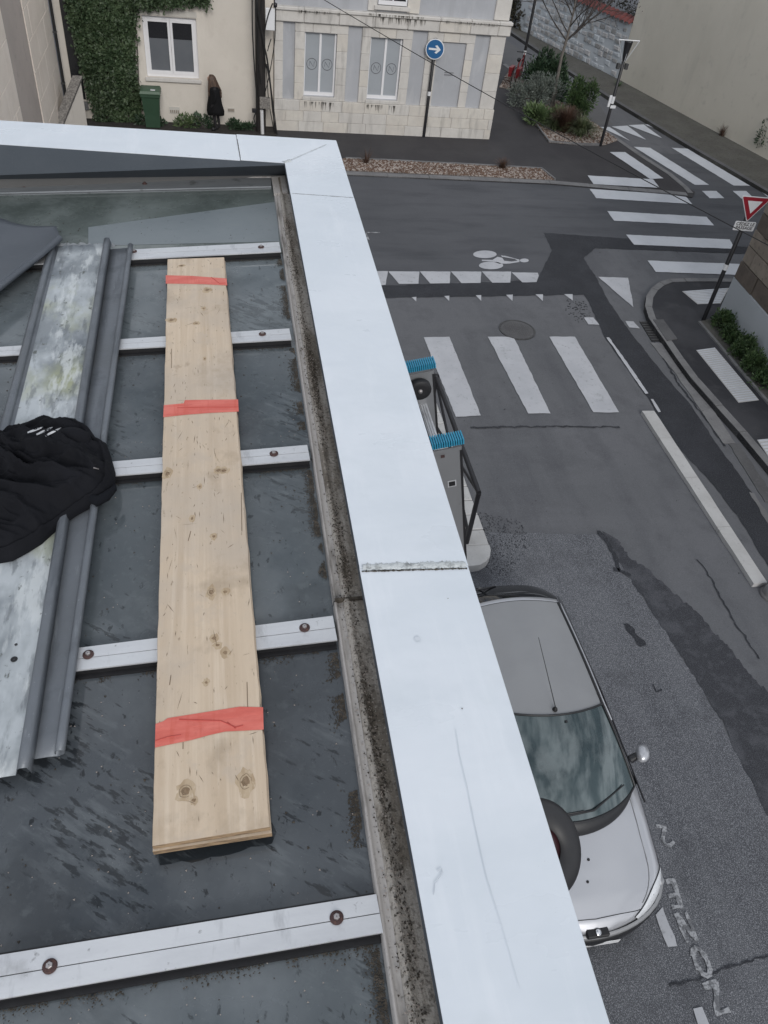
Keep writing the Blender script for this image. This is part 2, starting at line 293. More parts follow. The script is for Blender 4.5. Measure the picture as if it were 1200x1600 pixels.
M['joint'] = mat('stone_joint_mortar', (.54, .52, .48), [(10, .4, .7, (.46, .44, .41), .6)], rough=.95, coords='World')
M['taupe'] = mat('taupe_pilaster_render', (.50, .44, .40), [(.9, .4, .65, (.43, .38, .345), .8), (5, .6, .75, (.22, .2, .18), .5)], rough=.92, bump=[(30, .3, .006)], coords='World')
M['bigwall'] = mat('plain_beige_render', (.60, .565, .49), [(.35, .38, .65, (.53, .50, .43), .85), ((.8, .8, .3), .5, .75, (.65, .61, .535), .7), ((1.5, 1.5, .25), .58, .72, (.44, .42, .37), .5), (3.5, .6, .8, (.33, .315, .28), .4)], rough=.92, bump=[(30, .3, .008)], coords='World')
M['rubble'] = mat('rubble_stone', (.40, .40, .405), [(4, .42, .6, (.46, .46, .47), .7), (12, .55, .7, (.16, .16, .16), .6)], rough=.95, bump=[(18, .6, .03)], coords='World')
M['rubble2'] = mat('rubble_stone_dark', (.27, .27, .27), [(5, .42, .6, (.3, .3, .3), .7), (12, .55, .7, (.1, .1, .1), .6)], rough=.95, bump=[(18, .6, .03)], coords='World')
M['tile'] = mat('red_clay_tile', (.15, .04, .036), [(6, .45, .7, (.08, .028, .03), .7), (18, .6, .75, (.22, .1, .085), .5)], rough=.85, coords='World')
M['brownstone'] = mat('brown_sandstone', (.24, .205, .17), [(2.5, .42, .62, (.31, .27, .225), .7), (9, .55, .72, (.09, .08, .07), .7), (40, .6, .75, (.28, .25, .21), .4)], rough=.93, bump=[(20, .5, .015)], coords='World')
M['brownstone2'] = mat('brown_sandstone_dark', (.12, .1, .085), [(2.5, .42, .62, (.17, .14, .115), .7), (9, .55, .72, (.07, .06, .055), .7)], rough=.93, bump=[(20, .5, .015)], coords='World')
M['plinth'] = mat('pale_blue_white_render', (.44, .47, .5), [(1.2, .4, .7, (.4, .43, .455), .7), (6, .6, .8, (.34, .36, .38), .4)], rough=.85, coords='World')
M['white_frame'] = mat('white_window_frame', (.74, .74, .76), [(6, .5, .8, (.66, .66, .68), .5)], rough=.45)
M['pane_grey'] = mat('frosted_window_pane', (.115, .125, .14), [(2, .4, .7, (.145, .155, .17), .7)], rough=.35, coords='World')
M['pane_dark'] = mat('dark_window_pane', (.02, .021, .024), [(40, .55, .7, (.06, .06, .065), .5)], rough=.2, coords='World')
M['shutter'] = mat('blue_grey_blind', (.33, .355, .385), [((1, 1, 3), .4, .7, (.30, .325, .35), .7)], rough=.5, coords='World')
M['wire_ink'] = mat('grey_drawn_ring', (.10, .10, .11), [(9, .4, .7, (.14, .14, .15), .5)], rough=.6)
M['bin'] = mat('green_bin_plastic', (.022, .055, .03), [(5, .4, .7, (.03, .07, .04), .7)], rough=.5)
M['bin_lid'] = mat('green_bin_lid', (.045, .09, .055), [(5, .4, .7, (.055, .11, .065), .7)], rough=.5)
M['post'] = mat('black_post_paint', (.012, .012, .015), [(12, .5, .8, (.025, .025, .03), .5)], rough=.45)
M['whiteplate'] = mat('white_sign_plate', (.72, .73, .75), [(9, .5, .8, (.62, .63, .65), .5)], rough=.4)
M['signblue'] = mat('blue_sign_face', (.02, .11, .27), [(6, .4, .7, (.025, .125, .3), .5)], rough=.35)
M['signred'] = mat('red_sign_border', (.27, .016, .03), [(6, .4, .7, (.31, .02, .035), .5)], rough=.35)
M['ink'] = mat('black_lettering', (.02, .02, .022), [(9, .4, .7, (.03, .03, .032), .5)], rough=.5)
M['timber_pole'] = mat('tarred_timber', (.016, .014, .014), [((18, 18, 2), .45, .65, (.035, .03, .028), .7)], rough=.85)
M['cable'] = mat('black_cable', (.012, .012, .013), [(20, .5, .7, (.03, .03, .032), .5)], rough=.6)
M['grey_box'] = mat('lichen_grey_box', (.15, .14, .13), [(22, .45, .6, (.3, .28, .26), .8), (40, .55, .65, (.05, .05, .045), .7)], rough=.9)
M['white_tube'] = mat('white_conduit', (.6, .6, .61), [(10, .5, .8, (.45, .45, .45), .5)], rough=.5)
M['bark'] = mat('grey_bark', (.16, .145, .13), [((20, 20, 6), .45, .65, (.09, .08, .075), .7), (9, .55, .7, (.24, .23, .2), .5)], rough=.9)
M['twig'] = mat('dark_twig', (.055, .048, .045), [(9, .5, .7, (.09, .08, .07), .6)], rough=.9)
def leafmat(name, a, b_, c): return mat(name, a, [(2.6, .42, .6, b_, .95), (.9, .5, .62, (a[0] * .5, a[1] * .5, a[2] * .5), .6), (13, .5, .62, c, .8)], rough=.55, coords='World')
M['ivy'] = leafmat('ivy_leaf', (.03, .055, .024), (.05, .08, .036), (.10, .14, .075))
M['shrub'] = leafmat('shrub_leaf', (.016, .04, .02), (.03, .06, .03), (.07, .11, .06))
M['lavender'] = leafmat('grey_green_leaf', (.12, .145, .13), (.16, .185, .16), (.23, .255, .225))
M['euph'] = leafmat('olive_leaf', (.06, .10, .04), (.085, .13, .05), (.15, .20, .09))
M['grassb'] = leafmat('strap_leaf', (.05, .075, .03), (.085, .11, .05), (.17, .18, .1))
M['redgrass'] = leafmat('russet_stem', (.06, .032, .024), (.09, .05, .035), (.14, .09, .06))
M['hedge'] = leafmat('box_leaf', (.035, .07, .025), (.055, .10, .036), (.11, .16, .065))
M['thicket'] = leafmat('brown_thicket', (.035, .028, .02), (.06, .05, .035), (.03, .045, .02))
M['mulch'] = mat('bark_and_gravel', (.14, .115, .10), [(30, .42, .58, (.3, .26, .235), .8), (45, .5, .62, (.04, .032, .028), .8), (4, .5, .75, (.09, .07, .06), .6)], rough=.95, bump=[(50, .9, .02)], coords='World')
M['greygrit'] = mat('grey_grit', (.24, .25, .27), [(6, .4, .7, (.17, .175, .19), .6)], rough=.9, coords='World')
M['pebble'] = mat('pale_pebble', (.32, .28, .255), [(6, .4, .7, (.4, .36, .33), .6)], rough=.9, coords='World')
M['leaflitter'] = mat('dry_leaf', (.10, .06, .045), [(6, .4, .7, (.18, .12, .085), .7)], rough=.9, coords='World')
M['verge'] = mat('weedy_verge', (.075, .072, .066), [(1.5, .42, .62, (.1, .098, .088), .8), (8, .52, .68, (.05, .055, .035), .7), (40, .55, .7, (.16, .15, .14), .5)], rough=.95, bump=[(40, .6, .02)], coords='World')
M['soil'] = mat('dark_soil', (.025, .022, .02), [(9, .45, .65, (.05, .045, .04), .7)], rough=.95, bump=[(30, .6, .03)], coords='World')
M['iron'] = mat('cast_iron', (.06, .06, .062), [(25, .45, .65, (.1, .1, .1), .7)], rough=.6, metal=.3)
M['skin'] = mat('skin', (.45, .29, .22), [(9, .4, .7, (.42, .26, .2), .5)], rough=.6)
M['hair'] = mat('brown_hair', (.05, .03, .022), [((45, 45, 3), .45, .6, (.11, .07, .048), .8), ((60, 60, 4), .56, .66, (.22, .145, .1), .6)], rough=.6)
M['coat'] = mat('black_coat', (.008, .008, .009), [(6, .4, .7, (.012, .012, .014), .6)], rough=.9, spec=.2)
M['legging'] = mat('dark_legging', (.014, .013, .015), [], rough=.9)
M['facade'] = mat('own_facade_render', (.10, .10, .10), [(1, .4, .7, (.13, .13, .13), .7)], rough=.9, coords='World')
M['bikered'] = mat('bicycle_red', (.2, .02, .025), [(9, .4, .7, (.25, .03, .03), .5)], rough=.4)
M['redhub'] = mat('dark_red_hub', (.035, .010, .014), [(14, .4, .7, (.06, .014, .02), .6)], rough=.5)
M['dirty_roofglass'] = None
def roof_glass(name, dark, mid, pale, seed, wet_reflect=.5):  # pale areas and diagonal water streaks have sky reflections painted into their colour
    m = mat(name, mid, [(1.1 + seed * .1, .38, .68, dark, .7), ((3.2, 2.0, 3), .5, .7, pale, .55), ((9, 34, 10), .52, .66, pale, .55 * wet_reflect, 'diag'), ((14, 52, 10), .58, .63, (dark[0] * .35, dark[1] * .35, dark[2] * .35), .9 * wet_reflect, 'diag'), ((46, 24, 10), .63, .68, (dark[0] * .3, dark[1] * .3, dark[2] * .3), wet_reflect), (150, .66, .72, (.22, .23, .24), .5), (2.2, .52, .66, (dark[0] * .8, dark[1] * .8, dark[2] * .8), .75), ((35, 35, 35), .55, .7, (mid[0] * 1.25, mid[1] * 1.25, mid[2] * 1.2), .5)],
            rough=.4, spec=.5, rlayers=[((5, 5, 8), .42, .66, .07, .40)], bump=[((9, 34, 10), .10 * wet_reflect, .002, 'diag'), (90, .06, .002)])
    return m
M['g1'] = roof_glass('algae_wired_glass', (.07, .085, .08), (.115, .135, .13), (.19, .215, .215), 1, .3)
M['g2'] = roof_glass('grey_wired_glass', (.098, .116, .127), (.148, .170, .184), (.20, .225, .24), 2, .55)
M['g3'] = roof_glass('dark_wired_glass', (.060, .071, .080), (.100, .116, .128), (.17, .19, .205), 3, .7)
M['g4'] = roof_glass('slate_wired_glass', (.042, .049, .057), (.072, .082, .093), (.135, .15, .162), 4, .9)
M['grime'] = mat('roof_grime', (.045, .038, .03), [(60, .5, .66, (.12, .10, .08), .7)], rough=.95, bump=[(90, .6, .004)])
M['repair'] = mat('pale_repair_patch', (.185, .21, .225), [(3, .4, .7, (.15, .175, .19), .8), (30, .62, .74, (.07, .08, .085), .5)], rough=.4, bump=[(50, .15, .003)])

# ================================================================== GROUND
def pts(L, z=0.0, ox=0, oy=0, k=1.0): return [gp(ox + x * k, oy + y * k, z) for x, y in L]
def z3(L, z=0.0): return pts(L, z, 760, 0, .3667)
def z4(L, z=0.0): return pts(L, z, 540, 220, .3)
def z5(L, z=0.0): return pts(L, z, 840, 200, .3)
def z7(L, z=0.0): return pts(L, z, 880, 450, .3125)
def rag(P, amp=.02, step=.08, seed=1, closed=True):
    rr = random.Random(seed); o = []; n = len(P)
    for i in range(n if closed else n - 1):
        a = P[i]; b = P[(i + 1) % n]; L = (b - a).length; k = max(1, min(220, int(L / step)))
        d = (b - a).normalized() if L > 0 else Vector((1, 0, 0)); nn = Vector((-d.y, d.x, 0))
        for j in range(k):
            p = a.lerp(b, j / k)
            if j: p = p + nn * rr.uniform(-amp, amp) + nn * amp * 1.6 * noise.noise(p * 2.3)
            o.append(p)
    return o
def flat(name, P, z, m, label=None): 
    o = MB().sheet(P, z).build(name, m, kind='structure')
    return o
V = Vector
MB().sheet([V((-120, -120, 0)), V((160, -120, 0)), V((160, 260, 0)), V((-120, 260, 0))], 0).build('ground', M['road'], kind='structure')
# newer asphalt of the cross street, rough old asphalt near the car, dark patches
flat('road', [V((-40, gp(600, 446).y, 0)), gp(600, 446), gp(842, 437), gp(862, 390), gp(849, 364), gp(978, 373), gp(1150, 385), V((60, 17.2, 0)), V((60, 23.2, 0)), V((-40, 24.4, 0))], .004, M['road_far'])
flat('road', rag([V((-2, -6, 0)), gp(1280, 1600), gp(1210, 1290), gp(1150, 1165), gp(1060, 1020), gp(985, 900), gp(935, 836), gp(760, 832), V((-2, 7.5, 0))], .03, .15, 3), .004, M['coarse'])
def band(LL, RR, z, m, step=.1, amp=.05, seed=1):
    rr = random.Random(seed); rows = []; L2 = along(LL, 9); n = 90
    def at(Q, u):
        D = [0]
        for i in range(len(Q) - 1): D.append(D[-1] + (Q[i + 1] - Q[i]).length)
        t_ = u * D[-1]; k = 0
        while k < len(Q) - 2 and D[k + 1] < t_: k += 1
        return Q[k].lerp(Q[k + 1], (t_ - D[k]) / (D[k + 1] - D[k]))
    for i in range(n + 1):
        a, b = at(LL, i / n), at(RR, i / n); d = (b - a).normalized()
        a = a + d * (rr.uniform(-amp, amp) + amp * 2.5 * noise.noise(a * 2.1)); b = b + d * (rr.uniform(-amp, amp) + amp * 4 * noise.noise(b * 1.9))
        rows.append([V((a.x, a.y, z)), V((b.x, b.y, z))])
    MB().grid(rows, False).build('road', m, kind='structure')
def along(P, step): return P
band([gp(940, 830), gp(975, 895), gp(1010, 940), gp(1070, 1035), gp(1130, 1130), gp(1175, 1230), gp(1230, 1330), gp(1320, 1500)], [gp(952, 836), gp(975, 862), gp(1012, 890), gp(1040, 912), gp(1085, 955), gp(1135, 1010), gp(1180, 1060), gp(1290, 1180)], .008, M['patch'], amp=.03, seed=5)
flat('road', rag(z7([(0, 0)]) and [gp(597, 447), gp(840, 438), gp(862, 391), gp(849, 364), gp(978, 373), gp(1012, 372), gp(1160, 386), gp(1230, 386), gp(1230, 400), gp(1167, 397), gp(930, 388), gp(912, 404), gp(935, 440), gp(953, 475), gp(989, 525), gp(1005, 544), gp(1036, 584), gp(1080, 634), gp(1117, 691), gp(1161, 750), gp(1230, 850), gp(1230, 935), gp(1152, 806), gp(1099, 741), gp(1055, 694), gp(1036, 666), gp(1014, 625), gp(983, 581), gp(945, 528), gp(924, 481), gp(912, 461), gp(600, 466)], .012, .1, 6), .008, M['trench'])
# lighter triangle of old road between trench and kerb
# cracks and joints as thin recessed-looking strips of bitumen
def stroke(L, wd, z, jit=0.0, seed=0, conv=None, taper=False):
    rr = random.Random(seed); P = []
    Q = [p if isinstance(p, Vector) else gp(*p) for p in L]
    for i in range(len(Q) - 1):
        k = max(1, int((Q[i + 1] - Q[i]).length / .06)) if jit else 1
        for j in range(k):
            p = Q[i].lerp(Q[i + 1], j / k)
            if jit and j: p = p + V((rr.uniform(-jit, jit), rr.uniform(-jit, jit), 0))
            P.append(p)
    P.append(Q[-1]); A = []; B = []
    for i, p in enumerate(P):
        d = (P[min(i + 1, len(P) - 1)] - P[max(i - 1, 0)]).normalized(); n = V((-d.y, d.x, 0))
        w_ = wd * (.5 + (rr.uniform(-.2, .3) if jit else 0))
        if taper: w_ *= .25 + .75 * math.sin(math.pi * (i + .5) / len(P))
        A.append(p + n * w_); B.append(p - n * w_)
    mb = MB(); vs = [(p.x, p.y, z) for p in A] + [(p.x, p.y, z) for p in B]; n = len(A)
    mb.add(vs, [(i, n + i, n + i + 1, i + 1) for i in range(n - 1)])
    return mb
for k, (L, wd) in enumerate([([(735, 669), (860, 667), (968, 668)], .03), ([(935, 830), (950, 850), (962, 875), (968, 892), (985, 900)], .07), ([(968, 892), (958, 890)], .05), ([(977, 975), (985, 985), (1005, 1010)], .09), ([(1020, 1070), (1025, 1082), (1034, 1078)], .03),
                             ([(1088, 875), (1105, 895), (1118, 920), (1130, 940), (1142, 965), (1160, 990), (1185, 1030)], .02), ([(1045, 1540), (1090, 1532), (1135, 1512), (1200, 1494), (1260, 1480)], .018), ([(1095, 760), (1120, 800), (1140, 830)], .015),
                             ([(1036, 666), (1090, 760), (1150, 850), (1192, 918)], .03), ([(1019, 528), (1060, 600), (1110, 665), (1132, 698)], .03)]):
    stroke(L, wd, .0125, .02, k).build('road_crack', M['trench'], kind='structure')
# speckled loose stone patches
def scatter(name, poly, n, r0, r1, m, z=.01, seed=1, flatn=.5, parent=None):
    rr = random.Random(seed); xs = [p.x for p in poly]; ys = [p.y for p in poly]
    def ins(x, y):
        c = False; j = len(poly) - 1
        for i in range(len(poly)):
            if (poly[i].y > y) != (poly[j].y > y) and x < (poly[j].x - poly[i].x) * (y - poly[i].y) / (poly[j].y - poly[i].y) + poly[i].x: c = not c
            j = i
        return c
    mb = MB(); c = 0; tries = 0
    while c < n and tries < n * 20:
        tries += 1
        x = rr.uniform(min(xs), max(xs)); y = rr.uniform(min(ys), max(ys))
        if not ins(x, y): continue
        r = rr.uniform(r0, r1); a = rr.uniform(0, 6.28); h = r * flatn
        vs = [(x + r * math.cos(a + q * 2.09) * rr.uniform(.7, 1.2), y + r * math.sin(a + q * 2.09) * rr.uniform(.7, 1.2), z + rr.uniform(0, h * .4)) for q in range(3)] + [(x, y, z + h)]
        mb.add(vs, [(0, 1, 3), (1, 2, 3), (2, 0, 3)]); c += 1
    return mb.build(name, m, parent, kind='stuff')
o = scatter('loose_chippings', [gp(885, 468), gp(912, 470), gp(930, 500), gp(905, 505), gp(882, 490)], 110, .015, .03, M['trench'], .004, 4, .3)
tag(o, 'dark loose chippings scattered on the road by the black trench', 'chippings')
o = scatter('loose_chippings', [gp(745, 800), gp(815, 815), gp(830, 850), gp(790, 905), gp(760, 895)], 500, .008, .015, M['trench'], .008, 8, .3)
tag(o, 'dark loose chippings on the road beyond the silver car', 'chippings')
o = scatter('loose_grit', [gp(760, 850), gp(940, 840), gp(1060, 1030), gp(1200, 1300), gp(1250, 1600), gp(930, 1600), gp(1060, 1460), gp(1010, 1150)], 5000, .004, .008, M['greygrit'], .008, 9, .25)
tag(o, 'fine pale grit lying over the rough asphalt around the silver car', 'grit')

# pavements
kerb_in = [gp(1230, 436, .12), gp(1068, 435, .12), gp(1045, 436, .12), gp(1030, 441, .12), gp(1018, 450, .12), gp(1010, 462, .12), gp(1008, 478, .12), gp(1014, 497, .12), gp(1026, 515, .12), gp(1039, 533, .12), gp(1058, 561, .12), gp(1080, 591, .12), gp(1118, 634, .12), gp(1155, 675, .12), gp(1205, 735, .12), gp(1300, 850, .12), gp(1500, 1150, .12)]
flat_p = MB().prism(kerb_in + [V((40, 2, 0)), V((40, 17, 0))], -.05, .115); flat_p.build('pavement', M['pave'], kind='structure')
# kerb stones along that edge, one object each
kerbs = thing('kerb', 'grey kerb curving round the right hand pavement corner', 'kerb')
def along(P, step):
    out = [P[0]]; 
    for i in range(len(P) - 1):
        a, b = P[i], P[i + 1]; L = (b - a).length; k = max(1, round(L / step))
        for j in range(1, k + 1): out.append(a.lerp(b, j / k))
    return out
def kerb_run(P, parent, wd=.13, z=.12, side=1, m='concrete', gap=.012, name='kerb_stone', z0=-.02):
    Q = [V((p.x, p.y, 0)) for p in P]
    for i in range(len(Q) - 1):
        a, b = Q[i], Q[i + 1]; d = (b - a).normalized(); n = V((-d.y, d.x, 0)) * side
        d0 = (Q[i] - Q[i - 1]).normalized() if i else d; d1 = (Q[i + 2] - Q[i + 1]).normalized() if i + 2 < len(Q) else d
        n0 = V((-(d0 + d).y, (d0 + d).x, 0)).normalized() * side; n1 = V((-(d1 + d).y, (d1 + d).x, 0)).normalized() * side
        mb = MB(); zz = z + R.uniform(-.004, .004)
        mb.prism([a + d * gap * .5, b - d * gap * .5, b - d * gap * .5 + n1 * wd, a + d * gap * .5 + n0 * wd], z0, zz)
        mb.build(name, M[m], parent)
kerb_run(along(kerb_in, .95)[:26], kerbs, .15, .128, 1)
gut = thing('gutter_channel', 'pale concrete gutter strip running beside the kerb on the right', 'gutter')
GL = [gp(1016, 536), gp(1055, 584), gp(1096, 644), gp(1130, 694)]; GR = [gp(1036, 537), gp(1074, 584), gp(1111, 637), gp(1149, 694)]
for a in range(3):
    MB().prism(rag([GL[a], GL[a + 1] - (GL[a + 1] - GL[a]) * .01, GR[a + 1] - (GR[a + 1] - GR[a]) * .01, GR[a]], .008, .12, 40 + a), -.01, .016).build('channel_slab', M['concrete'], gut)
MB().prism(rag([gp(1138, 694), gp(1155, 694), gp(1215, 785), gp(1195, 785)], .02, .12, 49), -.01, .014).build('channel_slab', M['concrete_dk'], gut)
MB().prism(rag([gp(1170, 770), gp(1178, 772), gp(1215, 830), gp(1205, 830)], .02, .12, 50), -.01, .016).build('channel_slab', M['concrete'], gut)

# far pavement with its planting strips
FP = .03
base_y = 24.32
far = [V((-30, 25, 0)), V((-30, 22.9, 0)), gp(540, 273, FP), gp(860, 287, FP), gp(1045, 303, FP), gp(1082, 308, FP), gp(1086, 300, FP), gp(1075, 293, FP), gp(1050, 272, FP), gp(1000, 240, FP), gp(963, 214, FP), gp(900, 176, FP), gp(835, 132, FP), gp(790, 100, FP), V((8.6, 40, 0)), V((8, 40, 0)), V((8, 25, 0))]
MB().prism(far, -.04, FP).build('pavement', M['pave_far'], kind='structure')
fk = thing('kerb', 'low grey kerb edging the far pavement along the cross street', 'kerb')
def inward(P, dist):
    out = []
    for i, p in enumerate(P):
        d = (P[min(i + 1, len(P) - 1)] - P[max(i - 1, 0)]).normalized(); out.append(p + V((-d.y, d.x, 0)) * dist)
    return out
kerb_run(along([V((-3, 23.0, 0)), gp(540, 273, FP), gp(860, 287, FP), gp(1045, 303, FP), gp(1075, 306, FP)], 1.1), fk, .22, FP + .012, 1)
kerb_run(along([gp(1083, 302, FP), gp(1075, 293, FP), gp(1050, 272, FP), gp(1000, 240, FP), gp(963, 214, FP), gp(900, 176, FP), gp(835, 132, FP), gp(790, 100, FP)], 1.1), fk, .16, FP + .012, 1)
# strip planter in front of the houses
SP = [gp(500, 250, FP), gp(540, 249, FP), gp(700, 257, FP), gp(845, 265, FP), gp(866, 282, FP), gp(700, 274, FP), gp(540, 267, FP), gp(500, 266, FP)]
pl = thing('planting_strip', 'long gravel planting strip between pavement and cross street', 'flower bed')
MB().prism(SP, 0, FP + .015).build('mulch_bed', M['mulch'], pl)
scatter('gravel', SP, 5200, .018, .045, M['pebble'], FP + .015, 21, .6, pl)
scatter('dry_leaves', SP, 2600, .02, .05, M['leaflitter'], FP + .017, 22, .8, pl)
PB = [gp(780, 137, FP), gp(800, 140, FP), gp(808, 149, FP), gp(831, 189, FP), gp(857, 223, FP), gp(900, 227, FP), gp(945, 227, FP), gp(965, 220, FP), gp(945, 205, FP), gp(900, 175, FP), gp(835, 137, FP), gp(795, 112, FP)]
pb = thing('planting_bed', 'gravel bed at the street corner filled with shrubs and a young tree', 'flower bed')
MB().prism(PB, 0, FP + .015).build('mulch_bed', M['mulch'], pb)
scatter('gravel', PB, 5500, .02, .05, M['pebble'], FP + .015, 23, .6, pb)
scatter('dry_leaves', PB, 2600, .02, .05, M['leaflitter'], FP + .017, 24, .8, pb)
for seg in [([gp(808, 149, FP), gp(831, 189, FP), gp(857, 223, FP)]), ([gp(857, 223, FP), gp(900, 227, FP), gp(940, 228, FP)])]:
    kerb_run(along(seg, 1.0), pb, .05, FP + .06, 1, 'concrete', .006, 'edging_board')
for seg in [[gp(540, 249, FP), gp(700, 257, FP), gp(845, 265, FP), gp(866, 282, FP)]]:
    kerb_run(along(seg, 1.0), pl, .05, FP + .05, 1, 'concrete', .006, 'edging_board')
# side street: lighter lane edge, kerb and weedy verge by the big wall
flat('road', [gp(790, 62), gp(860, 112), gp(930, 155), gp(958, 196), gp(925, 196), gp(860, 150), gp(785, 96)], .006, M['pale_asphalt'])
WL = [gp(742, -40, .1), gp(800, 40, .1), gp(965, 123, .1), gp(1172, 235, .1), gp(1330, 322, .1)]
VG = [gp(740, -10, .1), gp(797, 50, .1), gp(880, 106, .1), gp(960, 158, .1), gp(1083, 232, .1), gp(1200, 300, .1), gp(1340, 385, .1)]
MB().prism(VG + [p + V((.3, .6, 0)) for p in WL[::-1]], -.05, .1).build('verge', M['verge'], kind='structure')
vk = thing('kerb', 'worn kerb along the weedy verge under the plain wall', 'kerb')
kerb_run(along([p for p in VG], 1.3), vk, .16, .11, 1, 'concrete_dk')
# our own side: pavement under the building
MB().prism([V((-14, -9, 0)), V((2.15, -9, 0)), V((2.15, 10.6, 0)), V((-14, 10.6, 0))], -.05, .115).build('pavement', M['pave'], kind='structure')
isl = thing('kerb_island', 'pale stone traffic island with a rounded end below the ladder', 'kerb')
E_ = [V((3.25 + .35 * math.cos(a), 7.42 + .35 * math.sin(a), 0)) for a in [rad(x) for x in (-90, -70, -50, -30, -10, 0)]]
MB().prism([V((2.2, 7.07, 0)), V((3.15, 7.07, 0))] + E_[1:] + [V((3.6, 7.46, 0)), V((2.2, 7.46, 0))], -.02, .13).build('island_stone', M['white_stone'], isl)
yy = 7.475
while yy < 10.7:
    MB().bbox(2.2, 3.6 - (yy - 7.4) * .01, yy, yy + .30, -.02, .13 + R.uniform(-.004, .004), .012).build('island_stone', M['white_stone'], isl); yy += .315

# ================================================================== MARKINGS
def marking(name, P, m='paint', z=.014, edge=.006, seed=0):
    o = MB().sheet(rag(P, edge, .09, seed), z).build(name, M[m], kind='structure'); return o
for k, q in enumerate([[(662, 528), (702, 527), (751, 650), (712, 652)], [(762, 527), (802, 527), (860, 647), (825, 647)], [(858, 527), (898, 527), (967, 645), (927, 645)]]):
    marking('crosswalk_bar', pts(q), 'paint', .014, .006, k)
NB = [[(260, 250), (600, 270), (635, 315), (290, 295)], [(375, 128), (455, 128), (655, 265), (585, 268)]]
for k, q in enumerate(NB): marking('crosswalk_bar', z5(q, FP), 'paint_new', FP + .017, .006, 10 + k)
for k, q in enumerate([[(270, 320), (765, 352), (805, 398), (305, 368)], [(362, 435), (880, 465), (918, 510), (398, 485)], [(460, 558), (1000, 583), (1025, 632), (502, 610)], [(572, 693), (1085, 712), (1110, 770), (615, 752)],
                       [(500, 100), (585, 105), (892, 298), (818, 298)], [(697, 105), (780, 110), (1105, 303), (1020, 302)], [(888, 112), (965, 118), (1030, 160), (1260, 312), (1185, 300), (1020, 182)],
                       [(855, 330), (930, 330), (972, 368), (895, 368)], [(1015, 330), (1085, 330), (1130, 372), (1060, 370)], [(1165, 335), (1240, 335), (1290, 375), (1215, 375)], [(315, 778), (470, 783), (498, 937)]]):
    marking('crosswalk_bar' if k < 7 else 'road_marking', z5(q), 'paint_new' if k < 10 else 'paint', .014, .006, 20 + k)
for k, q in enumerate([[(485, 543), (525, 543), (612, 602)], [(533, 541), (600, 537), (680, 597)], [(604, 535), (670, 532), (748, 590)], [(674, 532), (740, 530), (812, 587)], [(744, 532), (815, 532), (875, 583)]]):
    marking('road_marking', z3(q), 'paint_new', .014, .004, 40 + k)
for k, q in enumerate([[(103, 150), (150, 150), (180, 187), (125, 185)], [(310, 168), (350, 170), (382, 205), (330, 200)], [(215, 250), (228, 250), (345, 412), (425, 530), (410, 532)], [(436, 558), (448, 558), (487, 622), (475, 624)]]):
    marking('road_marking', z7(q), 'paint', .015, .006, 50 + k)
TX = [222, 385, 547, 708, 863, 1005]
marking('road_marking', z4([(148, 682), (220, 682), (208, 753), (170, 756)]), 'paint', .014, .004, 60)
for k in range(5):
    a, b = TX[k], TX[k + 1]; yb = 748 - k * 2
    q = [(a + 1, 683), (b - 1, 684), (b - 6, yb - 1), (a + 56, yb)]
    if k == 4: q = [(864, 688), (1000, 690), (1005, 705), (994, 738), (920, 740)]
    marking('road_marking', z4(q), 'paint', .014, .004, 61 + k)
for k, q in enumerate([[(343, 818), (368, 816), (367, 840)], [(513, 812), (540, 810), (539, 838)], [(677, 808), (706, 807), (706, 838)], [(835, 806), (870, 804), (868, 838)], [(988, 803), (1027, 803), (1026, 838)], [(1137, 802), (1181, 802), (1183, 836)]]):
    marking('road_marking', z4(q), 'paint', .016, .003, 70 + k)
# bicycle emblem
def ell(cx, cy, rx, ry, n=28): return [(cx + rx * math.cos(6.2832 * i / n), cy + ry * math.sin(6.2832 * i / n)) for i in range(n)]
bicyc = [z4(ell(725, 594, 61, 20)), z4(ell(757, 652, 63, 20)), z4(ell(930, 626, 23, 10)), z4([(708, 622), (765, 623), (790, 607), (815, 612), (826, 628), (865, 632), (895, 627), (880, 618), (815, 607), (808, 600), (830, 602), (905, 622), (905, 634), (850, 643), (800, 643), (765, 631), (710, 629)])]
mb = MB()
for q in bicyc: mb.sheet(q, .014)
mb.build('road_marking', M['paint'], kind='structure')
for k, (q, wd) in enumerate([([(103, 480), (178, 480)], .05), ([(103, 482), (120, 520)], .05)]):
    stroke([V(p) for p in z4(q)], wd, .013).build('road_marking', M['paint_worn'], kind='structure')
# the word painted beside the car
def zl(L): return pts(L, 0, 960, 1260, .2126)
for L, wd in [([(665, 1325), (742, 1300), (752, 1522), (832, 1500)], .045), ([(592, 1045), (578, 1062), (576, 1095), (588, 1140), (612, 1190), (645, 1235), (675, 1250), (695, 1238), (698, 1200), (682, 1150), (655, 1098), (622, 1055), (592, 1045)], .04), ([(530, 992), (455, 800), (600, 980), (525, 792)], .04),
              ([(388, 555), (430, 550), (487, 735), (430, 742)], .045), ([(400, 662), (458, 650)], .035), ([(315, 150), (370, 152), (350, 245), (375, 285), (405, 292), (430, 268)], .035)]:
    mb = MB(); Q_ = [V(p) for p in zl(L)]
    for i in range(len(Q_) - 1):
        e_ = (Q_[i + 1] - Q_[i]).normalized() * wd * .4; k_ = stroke([Q_[i] - e_, Q_[i + 1] + e_], wd, .0135 + .0006 * i, .004, 5 + i); mb.add(k_.v, k_.f)
    mb.build('road_lettering', M['paint_worn'], kind='structure')
marking('road_marking', zl([(300, 800), (350, 745), (457, 1030), (390, 1037)]), 'paint', .014, .01, 90)
marking('road_marking', zl([(575, 1490), (640, 1475), (700, 1620), (615, 1620)]), 'paint', .014, .012, 91)
